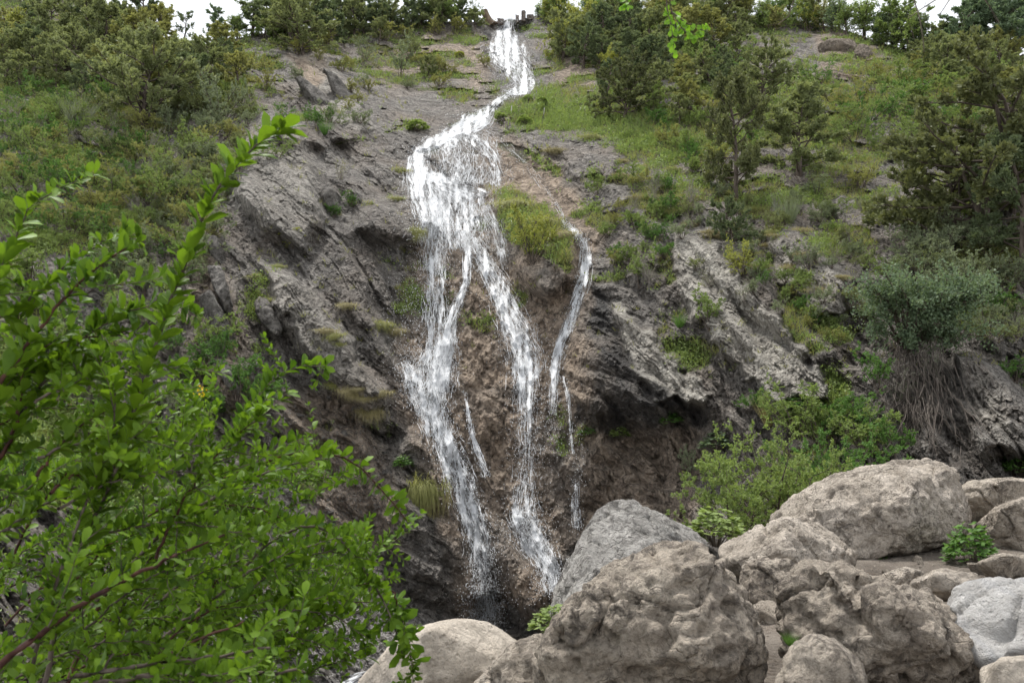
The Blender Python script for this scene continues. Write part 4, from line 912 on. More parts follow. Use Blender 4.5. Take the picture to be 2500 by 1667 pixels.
def build_plants():
    # --- left slope
    plant('broad', 349, 322, 232, 'l_olive', 'broad olive juniper with low twisted trunk, widest on the left slope', .95)
    plant('dome', 535, 292, 140, 'l_grey', 'grey-green dome shrub on dark bare stems right of the broad juniper', .62)
    plant('jun', 350, 100, 170, 'l_dark', 'dark pine-like tree standing above the left skyline', .75)
    plant('thin', 271, 140, 150, 'l_olive', 'leaning olive juniper just left of the dark skyline tree', 1.2, tilt=-.2)
    plant('thin', 448, 98, 78, 'l_dark', 'slender small juniper alone in the left gap of the skyline', .9)
    plant('thin', 528, 108, 92, 'l_blue', 'slim bluish juniper at the right end of the left sky gap', 1.0)
    plant('round', 580, 96, 78, 'l_green', 'loose light green tree on the skyline left of the twisted dark one', 1.0)
    plant('thin', 616, 88, 110, 'l_dark', 'twisted dark tree with bare limbs on the left skyline', 1.4, tilt=.15)
    plant('broad', 742, 134, 125, 'l_olive', 'wide olive juniper overhanging the tan rock at upper left', 1.15)
    plant('jun', 690, 90, 95, 'l_dark', 'dark juniper behind the wide one over the tan rock', 1.0)
    plant('jun', 815, 112, 118, 'l_dark', 'dark juniper right of the wide one over the tan rock', .9)
    plant('shrub', 650, 222, 66, 'l_mossy', 'yellowish shrub on the rocks right of the grey-green dome', .8)
    plant('broom', 188, 308, 95, 'l_silver', 'silvery broom-like tussock fanning upward on the left slope', 1.1)
    plant('dome', 90, 385, 95, 'l_green', 'bright green spreading shrub at the left edge below the silvery tussock', .95)
    plant('dome', 30, 330, 70, 'l_green', 'small bright shrub at the left edge above the spreading one', .9)
    plant('dome', 275, 382, 95, 'l_olive', 'dark olive rounded bush below the broad juniper', .8)
    plant('dome', 415, 425, 85, 'l_green', 'bright green bush beside grey dead branches left of the grey slab', .8)
    plant('bare', 370, 440, 80, 'l_grey', 'tangle of grey dead branches beside the bright green bush', 1.2, bark='bark_grey')
    plant('bare', 330, 520, 70, 'l_grey', 'lower tangle of grey dead branches on the left slope', 1.3, bark='bark_grey')
    plant('shrub', 565, 350, 62, 'l_mossy', 'pale yellow-green shrub above the big grey slab', .8)
    plant('shrub', 300, 490, 60, 'l_green', 'small light shrub below the tangle of dead branches', .9)
    plant('dome', 394, 560, 62, 'l_grey', 'low grey-green bush left of the tip of the leafy branch', .9)
    plant('shrub', 150, 480, 90, 'l_deep', 'deep green bush in the hollow at the left', .9)
    plant('dome', 200, 560, 80, 'l_deep', 'dark green bush low on the left slope above the front leaves', .9)
    plant('bare', 80, 220, 70, 'l_grey', 'bare thorny shrub high on the left slope', 1.0)
    plant('loose', 70, 150, 90, 'l_mossy', 'yellow-green loose tree near the upper left corner', 1.0)
    plant('round', 36, 110, 110, 'l_lime', 'pale yellow leafy tree in the upper left corner', .9)
    plant('jun', 130, 120, 130, 'l_olive', 'olive juniper right of the pale yellow tree', 1.0)
    plant('jun', 210, 110, 120, 'l_olive', 'olive juniper second right of the pale yellow tree', 1.0)
    plant('broad', 170, 190, 110, 'l_olive', 'low wide juniper under the upper left junipers', 1.0)
    plant('broom', 290, 260, 40, 'l_grey', 'small dark tussock left of the broad juniper trunk', 1.0)
    plant('jun', 455, 180, 85, 'l_olive', 'small juniper right behind the broad juniper', .9)
    plant('shrub', 600, 160, 50, 'l_mossy', 'small shrub on the stony shoulder under the left skyline', .9)
    plant('shrub', 560, 140, 42, 'l_green', 'small green shrub below the slim bluish juniper', 1.0)
    plant('dome', 810, 300, 60, 'l_grey', 'grey-green bush at the foot of the upper left rocks', .9)
    plant('broom', 795, 330, 45, 'l_deep', 'dark bushy tuft under the grey-green bush by the slab', 1.0)
    plant('shrub', 715, 605, 45, 'l_lime', 'small yellow-green fern-like plant on a ledge under the big slab', 1.2)
    plant('shrub', 861, 505, 40, 'l_deep', 'small dark green plant in the cleft right of the big slab', 1.0)
    plant('shrub', 815, 532, 36, 'l_deep', 'lower dark green plant in the cleft right of the big slab', 1.1)
    plant('bare', 830, 440, 60, 'l_mossy', 'thin bare shrub in the gully right of the big slab', .8)
    plant('shrub', 500, 690, 60, 'l_grey', 'grey-green shrub above the broken rock slabs', 1.0)
    plant('herb', 470, 930, 45, 'l_green', 'green herbs beside the broken rock slabs', 1.4)
    plant('shrub', 430, 1000, 70, 'l_grey', 'shrub under the broken rock slabs behind the front leaves', 1.0)
    # --- head of the falls
    plant('jun', 847, 78, 82, 'l_dark', 'dark juniper on the skyline left of the grassy shoulder', .9)
    plant('thin', 893, 66, 72, 'l_blue', 'thin bluish juniper on the skyline left of the grassy shoulder', 1.0)
    plant('broad', 955, 76, 62, 'l_olive', 'flat olive juniper on top of the grassy shoulder', 1.0)
    plant('jun', 1000, 66, 70, 'l_dark', 'dark juniper behind the grassy shoulder', .9)
    plant('shrub', 1060, 58, 72, 'l_green', 'bright green shrub on the skyline left of the stump', .9)
    plant('jun', 1107, 58, 68, 'l_dark', 'dark juniper just left of the stump', 1.0)
    plant('loose', 1160, 52, 60, 'l_grey', 'airy grey-green shrub overhanging the stump', 1.0)
    plant('loose', 977, 190, 98, 'l_grey', 'airy leafy shrub on the rocks left of the upper cascade', .75)
    plant('jun', 1046, 192, 64, 'l_olive', 'small round juniper beside the airy shrub left of the cascade', .9)
    plant('shrub', 1002, 146, 76, 'l_olive', 'olive bush above the small round juniper', .7)
    plant('jun', 925, 105, 60, 'l_olive', 'juniper bush at the left end of the grassy shoulder', 1.0)
    plant('loose', 890, 150, 60, 'l_grey', 'greyish shrub at the top of the left rocks', 1.0)
    plant('shrub', 1185, 165, 34, 'l_mossy', 'tiny yellowish bush at the left brink of the cascade', .9)
    plant('herb', 1122, 138, 14, 'l_lime', 'tiny lime plant on the brown slope left of the cascade', 1.2)
    # --- right of the falls
    plant('round', 1313, 44, 38, 'l_blue', 'bluish round tree at the right end of the weir', 1.1)
    plant('shrub', 1352, 60, 64, 'l_lime', 'yellow-green shrub on the skyline right of the weir', 1.0)
    plant('dome', 1385, 140, 118, 'l_lime', 'tall yellow-green bush right of the upper cascade', .62)
    plant('shrub', 1418, 90, 96, 'l_lime', 'yellow-green bush behind the tall one', .8)
    plant('jun', 1465, 140, 122, 'l_dark', 'dark juniper between two lime bushes right of the cascade', .85)
    plant('shrub', 1487, 178, 68, 'l_lime', 'bright lime bush in front of the dark juniper', 1.0)
    plant('broad', 1523, 292, 150, 'l_darkolive', 'wide dark juniper with crooked trunk above the green meadow', .85, tilt=-.08)
    plant('jun', 1478, 240, 100, 'l_dark', 'dark juniper left of the wide one above the meadow', .8)
    plant('jun', 1600, 240, 100, 'l_olive', 'juniper right behind the wide one above the meadow', .9)
    plant('loose', 1468, 282, 46, 'l_lime', 'small lime bush left of the wide juniper trunk', .8)
    plant('herb', 1281, 305, 26, 'l_green', 'bright green plant in the meadow near the run of water', 1.0)
    plant('herb', 1020, 320, 28, 'l_green', 'bright green plant left of the spout under the left rocks', 1.4)
    plant('herb', 1288, 248, 18, 'l_green', 'small green plant on top of the mossy knoll', 1.1)
    plant('herb', 1322, 252, 18, 'l_green', 'small green plant right of the mossy knoll', 1.1)
    plant('herb', 1222, 290, 16, 'l_green', 'tiny green plant at the right bank of the run', 1.4)
    plant('bare', 1606, 468, 84, 'l_grey', 'thin bare shrub on the grassy ledge right of the brown ramp', .6)
    plant('shrub', 1300, 640, 140, 'l_lime', 'yellow-green bush hanging on the mound between the falls', .72)
    plant('drape', 1255, 500, 46, 'l_mossy', 'mossy tussock on top of the mound between the falls', 1.3)
    plant('drape', 1320, 545, 46, 'l_mossy', 'mossy tussock on the right shoulder of the mound', 1.3)
    plant('drape', 1380, 575, 40, 'l_dry', 'straw tussock beside the head of the right fall', 1.0)
    plant('drape', 1355, 372, 34, 'l_dry', 'straw tussock on the round rock right of the brown ramp', 1.2)
    plant('drape', 975, 418, 28, 'l_mossy', 'mossy tussock on wet rock left of the fan', 1.2)
    plant('drape', 975, 488, 22, 'l_mossy', 'mossy tussock on the ledge below the fan', 1.6)
    plant('drape', 1015, 570, 60, 'l_mossy', 'long hanging grass at the left edge of the falls', .5)
    plant('drape', 925, 795, 46, 'l_mossy', 'green and straw tussock on the dark slab left of the falls', 1.1)
    plant('drape', 970, 810, 34, 'l_dry', 'straw tussock right beside the green one on the slab', .9)
    plant('drape', 1030, 1200, 125, 'l_mossy', 'long curtain of hanging grass left of the lower fall', .55)
    plant('drape', 1055, 1230, 130, 'l_dry', 'straw curtain of hanging grass beside the lower fall', .4)
    plant('drape', 905, 1010, 60, 'l_dry', 'straw hanging grass on the dark rock left of the falls', .7)
    plant('drape', 860, 960, 50, 'l_dry', 'dry hanging grass high on the brown gully wall', .8)
    plant('herb', 985, 1145, 34, 'l_deep', 'dark fern tuft above the curtain of hanging grass', 1.0)
    plant('herb', 1440, 1065, 26, 'l_deep', 'small fern under the dark overhang', 1.5)
    plant('herb', 1512, 1072, 30, 'l_green', 'bright fern under the dark overhang', 1.2)
    plant('herb', 1640, 1040, 36, 'l_deep', 'fern hanging at the right end of the overhang', 1.0)
    # --- right slope
    plant('jun', 1798, 490, 290, 'l_darkolive', 'tall olive juniper with bare trunk right of centre', .62)
    plant('broad', 1790, 600, 105, 'l_dark', 'dark low juniper skirt at the foot of the tall juniper', .8)
    plant('cone', 1950, 428, 228, 'l_olive', 'cone-shaped olive juniper right of the tall one', 1.05)
    plant('broad', 2400, 600, 390, 'l_darkolive', 'biggest spreading juniper at the right edge', 1.0)
    plant('broad', 2330, 560, 230, 'l_darkolive', 'lower juniper leaning out left of the biggest one', .95, tilt=-.1)
    plant('broad', 2470, 520, 250, 'l_olive', 'juniper crown behind the biggest one near the right edge', .95)
    plant('jun', 2500, 640, 300, 'l_dark', 'dark juniper behind the biggest one, cut by the right edge', .9)
    plant('broad', 1856, 264, 138, 'l_olive', 'old juniper with thick leaning trunk under the tan crag', .85, tilt=.15)
    plant('thin', 1733, 220, 96, 'l_olive', 'sparse dark-trunked juniper left of the old leaning one', 1.4)
    plant('cone', 2322, 220, 135, 'l_olive', 'small cone-shaped juniper right of the tan crag', .95)
    plant('dome', 2084, 350, 90, 'l_green', 'light green bush right of the cone-shaped juniper', .9)
    plant('shrub', 2102, 462, 70, 'l_mossy', 'yellow-green open bush below the light green one', .9)
    plant('loose', 2185, 285, 98, 'l_green', 'airy light green shrub under the small cone juniper', .9)
    plant('jun', 2239, 303, 64, 'l_olive', 'little olive tree right of the airy light shrub', 1.2)
    plant('broom', 1925, 545, 88, 'l_grey', 'brush-like upright tussock below the cone-shaped juniper', .9)
    plant('loose', 1975, 228, 84, 'l_green', 'light green sapling left of the tan crag foot', .9)
    plant('dome', 1881, 76, 80, 'l_green', 'broad bright bush on the right skyline', .85)
    plant('shrub', 1975, 76, 74, 'l_lime', 'yellowish bush on the skyline left of the tan crag', .8)
    plant('round', 2066, 84, 90, 'l_green', 'leafy tree growing behind the tan crag', 1.0)
    plant('round', 2156, 112, 108, 'l_blue', 'round-headed bluish tree against the right sky', 1.1)
    plant('dome', 2214, 122, 84, 'l_green', 'light bush right of the round-headed bluish tree', .8)
    plant('round', 2279, 130, 46, 'l_dark', 'small dark round tree in the right sky gap', 1.0)
    plant('round', 2319, 138, 52, 'l_blue', 'second small round tree in the right sky gap', .9)
    plant('cone', 2409, 150, 170, 'l_blue', 'tall dark conifer against the sky at the upper right', 1.0)
    plant('cone', 2485, 150, 150, 'l_blue', 'dark conifer in the upper right corner', 1.1)
    plant('shrub', 2304, 150, 50, 'l_lime', 'light bush below the two small round trees', 1.2)
    plant('round', 2481, 258, 112, 'l_olive', 'flat-topped tree with visible trunk at the right edge', 1.1)
    plant('dome', 2402, 190, 62, 'l_green', 'light spreading shrub below the tall dark conifer', 1.1)
    plant('dome', 2440, 232, 54, 'l_green', 'bright shrub left of the flat-topped tree', 1.1)
    plant('bare', 1758, 64, 80, 'l_olive', 'brown leafless tree on the skyline above the meadow', 1.1)
    plant('bare', 1690, 64, 76, 'l_olive', 'leafless brown bush left of the skyline leafless tree', 1.1)
    plant('round', 1560, 60, 70, 'l_dark', 'dark tree on the skyline above the wide meadow juniper', 1.1)
    plant('shrub', 1630, 70, 64, 'l_green', 'green bush on the skyline under the hanging sprig', 1.1)
    plant('jun', 1530, 130, 110, 'l_dark', 'dark tall juniper below the skyline above the meadow', .9)
    plant('shrub', 1690, 150, 70, 'l_green', 'green bush under the leafless skyline bush', 1.1)
    plant('dome', 1800, 150, 54, 'l_green', 'low green shrub left of the dark bluff', 1.1)
    plant('bare', 2100, 240, 62, 'l_deep', 'half-bare dark shrub under the tan crag', 1.1)
    plant('dome', 2030, 520, 44, 'l_green', 'low bright bush on the rocks below the open yellow bush', 1.3)
    plant('shrub', 1809, 672, 84, 'l_lime', 'lime bush at the foot of the dark juniper skirt', .7)
    plant('loose', 1733, 805, 110, 'l_green', 'sparse light green shrub on the pale slab', .9)
    plant('loose', 2150, 960, 120, 'l_deep', 'green shrub growing among the hanging roots', .9)
    plant('bare', 2290, 930, 110, 'l_grey', 'dead twigs at the right of the hanging roots', 1.0)
    plant('bare', 2200, 1010, 120, 'l_grey', 'dead twigs at the foot of the hanging roots', 1.0)
    plant('dome', 2174, 676, 64, 'l_green', 'rounded green bush above the hanging-root bush', 1.0)
    plant('dome', 2373, 705, 120, 'l_grey', 'greyish bush in the shade of the biggest juniper', .85)
    plant('loose', 2300, 640, 90, 'l_grey', 'twiggy grey bush left under the biggest juniper', 1.0)
    plant('shrub', 2450, 790, 90, 'l_deep', 'deep green bush at the right edge above the slab', 1.1)
    plant('shrub', 2481, 935, 66, 'l_deep', 'dark green shrub on the slab at the right edge', 1.0)
    plant('herb', 2490, 1165, 64, 'l_deep', 'dark leafy plant behind the flat boulder at the right edge', .9)
    plant('shrub', 2035, 1080, 95, 'l_deep', 'deep green ferny bush at the foot of the slab', 1.0)
    plant('shrub', 2110, 1090, 95, 'l_deep', 'deep green bush under the hanging roots', 1.0)
    plant('herb', 1960, 1010, 50, 'l_deep', 'dark green fern at the foot of the pale slab', 1.5)
    plant('broom', 1880, 1040, 90, 'l_dry', 'straw-coloured grass standing behind the yellow-green bush', 1.2)
    plant('herb', 1751, 1105, 50, 'l_blue', 'bluish green herb left of the yellow-green bush', 1.2)
    plant('loose', 1560, 700, 110, 'l_green', 'drooping green shrub right of the right fall', .7)
    plant('bare', 1585, 690, 80, 'l_grey', 'dead twigs at the foot of the drooping green shrub', 1.2)
    plant('broom', 1660, 800, 44, 'l_deep', 'dark grass tuft on the rim above the overhang', 1.2)
    plant('loose', 1690, 1180, 90, 'l_grey', 'leafless grey sapling left of the yellow-green bush', .7)
    for x, y, h_, cl, lb in ((1945,1060,120,'l_green','fresh green bush behind the top of the yellow-green bush'),(2000,1090,110,'l_green','fresh green bush left under the hanging roots'),(2075,1050,90,'l_deep','deep green bush close under the hanging roots'),(2120,1110,110,'l_green','leafy bush behind the middle of the long boulder'),(2180,1110,80,'l_deep','deep green bush behind the top of the long boulder'),(1860,1010,70,'l_deep','deep green bush at the foot of the pale slabs')):
        plant('shrub', x, y, h_, cl, lb, 1.1)
    # the yellow-green bush behind the boulders and the herbs among the boulders
    p = unproj(1880, 1300, 14.0); plant('dome', 1880, 1300, 285, 'l_yelgreen', 'large yellow-green bush standing behind the boulders', .72, pos=p)
    p = unproj(1790, 1300, 13.6); plant('dome', 1790, 1300, 190, 'l_yelgreen', 'yellow-green bush left against the large one behind the boulders', .85, pos=p)
    p = unproj(1965, 1270, 14.4); plant('dome', 1965, 1270, 210, 'l_yelgreen', 'yellow-green bush right against the large one behind the boulders', .8, pos=p)
    p = unproj(2040, 1200, 16.0); plant('dome', 2040, 1200, 170, 'l_deep', 'deep green bush between yellow-green bush and hanging roots', .9, pos=p)
    p = unproj(1750, 1330, 11.5); plant('herb', 1750, 1330, 90, 'l_green', 'bright broad-leaved plant left of the long boulder', 1.05, pos=p)
    p = unproj(1690, 1330, 11.8); plant('herb', 1690, 1330, 45, 'l_green', 'small broad-leaved plant behind the wedge-shaped boulder', 1.1, pos=p)
    p = unproj(1350, 1560, 8.4); plant('herb', 1350, 1560, 80, 'l_green', 'bright broad-leaved plant between pale and wedge-shaped boulders', 1.0, pos=p)
    p = unproj(2375, 1390, 10.2); plant('herb', 2375, 1390, 110, 'l_deep', 'leafy green plant tucked under the right end of the long boulder', .75, pos=p)
    p = unproj(2140, 1378, 10.8); plant('herb', 2140, 1378, 38, 'l_deep', 'small shaded plant under the long boulder', 1.1, pos=p)
    p = unproj(1930, 1575, 5.6); plant('broom', 1930, 1555, 36, 'l_deep', 'small grass tuft between lumpy and rounded boulders', 1.2, pos=p)
    for k_, (x, h_, kd, cl, lb) in enumerate([(20,130,'round','l_olive','tall olive tree at the far upper left corner'),(75,150,'jun','l_green','tall green tree second from the upper left corner'),(150,140,'jun','l_olive','tall olive tree third from the upper left corner'),(225,90,'round','l_green','leafy tree at the start of the left sky gap'),
        (655,100,'jun','l_olive','olive juniper right of the twisted skyline tree'),(720,110,'jun','l_dark','dark skyline juniper over the wide tan-rock one'),(775,105,'round','l_green','green skyline tree over the upper left rocks'),(870,100,'jun','l_olive','olive skyline tree left of the grassy shoulder'),
        (930,95,'round','l_blue','bluish skyline tree at the start of the grassy shoulder'),(1030,80,'jun','l_dark','dark skyline tree over the grassy shoulder'),(1085,76,'round','l_green','bright skyline tree over the grassy shoulder'),(1340,80,'round','l_green','green skyline tree right of the weir'),(1440,90,'round','l_lime','lime skyline tree right of the weir'),(1500,95,'jun','l_dark','dark skyline tree left of the hanging sprig'),
        (1600,90,'round','l_olive','olive skyline tree behind the hanging sprig'),(1660,95,'jun','l_green','green skyline tree right of the hanging sprig'),(1740,95,'jun','l_olive','olive skyline tree by the leafless ones'),(1820,95,'round','l_green','green skyline tree left of the broad skyline bush'),(1930,90,'round','l_green','green skyline tree right of the broad skyline bush'),(2010,85,'jun','l_olive','olive skyline tree over the left end of the crag'),
        (2050,95,'round','l_blue','bluish skyline tree over the crag'),(2110,110,'round','l_green','leafy skyline tree over the right end of the crag'),(2190,115,'jun','l_green','green skyline tree beside the round-headed one'),(2245,95,'shrub','l_green','leafy skyline bush before the right sky gap'),(2350,120,'jun','l_blue','bluish tree left of the tall dark conifer'),(2450,190,'cone','l_blue','tallest conifer at the upper right corner')]):
        plant(kd, x, ridge(x) + 6, h_ * 1.1, cl, lb, 1.1)
    # thickets whose bushes cannot be told apart
    Z = [(6, 'l_olive', 'jun', [(0, 60), (560, 60), (600, 250), (420, 260), (0, 230)], 55, 95, 'olive juniper bush in the thicket high on the left slope', 34),
         (7, 'l_green', 'dome', [(0, 240), (300, 250), (480, 420), (520, 640), (300, 640), (0, 600)], 30, 60, 'low green bush in the undergrowth of the left slope', 74),
         (8, 'l_grey', 'shrub', [(380, 250), (620, 250), (560, 480), (480, 700), (400, 640)], 28, 52, 'greyish bush on the stony ground left of the big slab', 36),
         (9, 'l_mossy', 'shrub', [(620, 130), (900, 90), (1130, 80), (1130, 200), (940, 240), (900, 320), (680, 240)], 20, 40, 'small yellowish bush scattered over the upper left rocks', 20),
         (10, 'l_olive', 'jun', [(1330, 50), (1800, 60), (1830, 280), (1640, 320), (1560, 200), (1340, 180)], 50, 85, 'olive juniper bush in the thicket above the meadow', 30),
         (11, 'l_green', 'shrub', [(1560, 100), (1850, 120), (1850, 420), (1700, 440), (1600, 320)], 28, 50, 'light green bush scattered right of the meadow', 26),
         (12, 'l_green', 'dome', [(2000, 200), (2500, 200), (2520, 420), (2200, 420), (2020, 320)], 30, 60, 'low green bush scattered on the upper right slope', 34),
         (13, 'l_olive', 'jun', [(2180, 120), (2520, 160), (2520, 300), (2320, 280)], 50, 80, 'olive bush in the thicket below the right skyline', 16),
         (14, 'l_grey', 'shrub', [(1650, 480), (2050, 480), (2180, 700), (2060, 860), (1880, 760), (1660, 640)], 22, 42, 'small greyish bush rooted on the slabs of the right slope', 30),
         (15, 'l_green', 'shrub', [(1420, 440), (1640, 430), (1680, 640), (1560, 700), (1480, 640)], 20, 40, 'small bush on the slope right of the right fall', 20),
         (16, 'l_grey', 'dome', [(2180, 560), (2520, 600), (2520, 860), (2380, 820), (2240, 680)], 40, 70, 'shaded bush in the thicket under the biggest juniper', 22),
         (17, 'l_deep', 'shrub', [(0, 620), (420, 640), (640, 1050), (500, 1150), (0, 1200)], 40, 80, 'bush on the lower left slope behind the front leaves', 30),
         (18, 'l_dry', 'drape', [(1440, 330), (1700, 430), (2050, 600), (2080, 760), (1900, 680), (1600, 520), (1420, 420)], 18, 30, 'straw tussock on the ledges of the right slope', 26),
         (19, 'l_dry', 'drape', [(600, 620), (840, 700), (1000, 900), (940, 1060), (760, 900), (640, 760)], 16, 28, 'straw tussock on the dark slabs left of the falls', 10),
         (20, 'l_dark', 'jun', [(640, 80), (1170, 62), (1170, 72), (640, 110)], 40, 75, 'dark juniper bush along the skyline left of the falls', 14),
         (21, 'l_green', 'round', [(1320, 46), (2040, 60), (2040, 84), (1320, 66)], 45, 80, 'leafy bush along the skyline right of the falls', 20)]
    alts = {'l_olive': ['l_olive', 'l_olive', 'l_dark', 'l_mossy'], 'l_green': ['l_green', 'l_green', 'l_deep', 'l_mossy'], 'l_grey': ['l_grey', 'l_grey', 'l_olive'], 'l_mossy': ['l_mossy', 'l_grey'], 'l_deep': ['l_deep', 'l_green', 'l_grey'], 'l_dry': ['l_dry', 'l_mossy'], 'l_dark': ['l_dark', 'l_olive', 'l_green']}
    Z += [(30, 'l_grey', 'bare', [(0, 240), (300, 250), (480, 420), (560, 640), (300, 640), (0, 600)], 35, 70, 'bare twiggy shrub on the left slope', 22), (31, 'l_grey', 'bare', [(1480, 440), (2050, 460), (2500, 620), (2500, 800), (2060, 800), (1600, 700)], 30, 60, 'bare twiggy shrub on the right slope', 24),
          (32, 'l_green', 'loose', [(560, 250), (640, 260), (800, 320), (560, 480), (430, 640), (420, 420)], 30, 60, 'loose bush left of the slab', 12), (33, 'l_green', 'shrub', [(1880, 620), (1960, 690), (2070, 820), (2040, 850), (1940, 770), (1850, 690)], 22, 40, 'leafy bush on the green ledge', 14)]
    for seed, col, kind, pg, h0_, h1_, label, n in Z:
        n = int(n * 1.35); h0_, h1_ = h0_ * 1.2, h1_ * 1.3
        rr_ = random.Random(seed); xs = [a for a, b in pg]; ys = [b for a, b in pg]; got = 0; tries = 0
        while got < n and tries < 900:
            tries += 1; x, y = rr_.uniform(min(xs), max(xs)), rr_.uniform(min(ys), max(ys)); ins = False
            for (x0, y0), (x1, y1) in zip(pg, pg[1:] + pg[:1]):
                if (y0 > y) != (y1 > y) and x < (x1 - x0) * (y - y0) / (y1 - y0) + x0: ins = not ins
            if not ins or y < ridge(x) or (380 < x < 560 and y < 140): continue
            if any(abs(x - a) < .28 * h and abs(y - b) < .22 * h for a, b, h in PLANTS[-60:]): continue
            got += 1; hh_ = rr_.uniform(h0_, h1_); cc_ = rr_.choice(alts[col])
            plant(kind, x, y, hh_, cc_, filler_label(kind, cc_, x, y, (hh_ - h0_) / (h1_ - h0_)), rr_.uniform(.8, 1.25), group=label.replace(' bush', ' bushes', 1))
build_plants()

# ------------------------------------------------------------------ bush with the curtain of hanging roots
def root_bush():
    rng = np.random.default_rng(44); base = T(2215, 860, .1); Y = base[1]; sc_ = Y / F
    root = ob('overhanging_bush', None, label='big green bush with a curtain of bare roots hanging down the rock', cat='shrub', loc=tuple(base))
    w = Wood(); C, Dd = [], []
    for i in range(40):
        tx, ty = rng.uniform(2060, 2375), rng.uniform(690, 850); tip = np.array([(tx - 2215) * sc_, -rng.uniform(.1, 1.6), (860 - ty) * sc_])
        mid = tip * np.array([.45, .6, .55]) + np.array([0, 0, .3]); pts = [np.zeros(3), mid * .5, mid, (mid + tip) / 2 + rng.normal(0, .08, 3), tip]
        w.tube(pts, np.linspace(.045, .008, 5), 5)
        for j in range(12):
            k = rng.uniform(1.6, 4) ; q_ = np.array(pts[int(min(k, 3))]) * (1 - k % 1) + np.array(pts[int(min(k, 3)) + 1]) * (k % 1)
            tw = path(q_, rng.normal(0, .7, 3) + np.array([0, -.1, .5]), rng.uniform(.25, .6), 3, rng, .25, .05); w.tube(tw, [.008, .006, .004, .002], 3)
            nl = 44; tt_ = rng.uniform(0.1, 1, nl)[:, None]; C.append(tw[0] * (1 - tt_) + tw[-1] * tt_ + rng.normal(0, .06, (nl, 3))); Dd.append(rng.normal(0, .8, (nl, 3)) + np.array([0, -.1, .2]))
    ob('stems', w.mesh('stems', M['bark']), root)
    C, Dd = np.concatenate(C), np.concatenate(Dd); N = len(C)
    ob('foliage', leaf_quads('foliage', C, Dd, rng.normal(0, .8, C.shape) + np.array([0, -.2, .6]), rng.uniform(.05, .10, N), rng.uniform(.015, .028, N), M['l_blue']), root)
    w = Wood()
    for i in range(270):
        x0 = rng.normal(2215, 40); y0 = rng.uniform(750, 1000); L = rng.uniform(40, 190) * math.exp(-((x0 - 2235) / 130) ** 2); n = 9; pts = []
        x = x0; lean = rng.normal(.22, .22) + (x0 - 2225) * .001; dep = rng.uniform(.12, .8)
        for k in range(n):
            t = k / (n - 1); yy = y0 + L * t + rng.normal(0, 3); lean += rng.normal(0, .22); x += lean * L / n + rng.normal(0, 2.5); p = T(x, yy, dep * (1 - .6 * t) + .10); pts.append(p - base)
        pts = np.array(pts); pts[:, 1] = np.minimum.accumulate(pts[::-1, 1])[::-1] * .3 + pts[:, 1] * .7
        w.tube(pts, np.linspace(rng.uniform(.004, .013) * (2.2 if i % 19 == 0 else 1), .003, n), 3)
    ob('hanging_roots', w.mesh('hanging_roots', M['root']), root, kind='stuff')
root_bush()

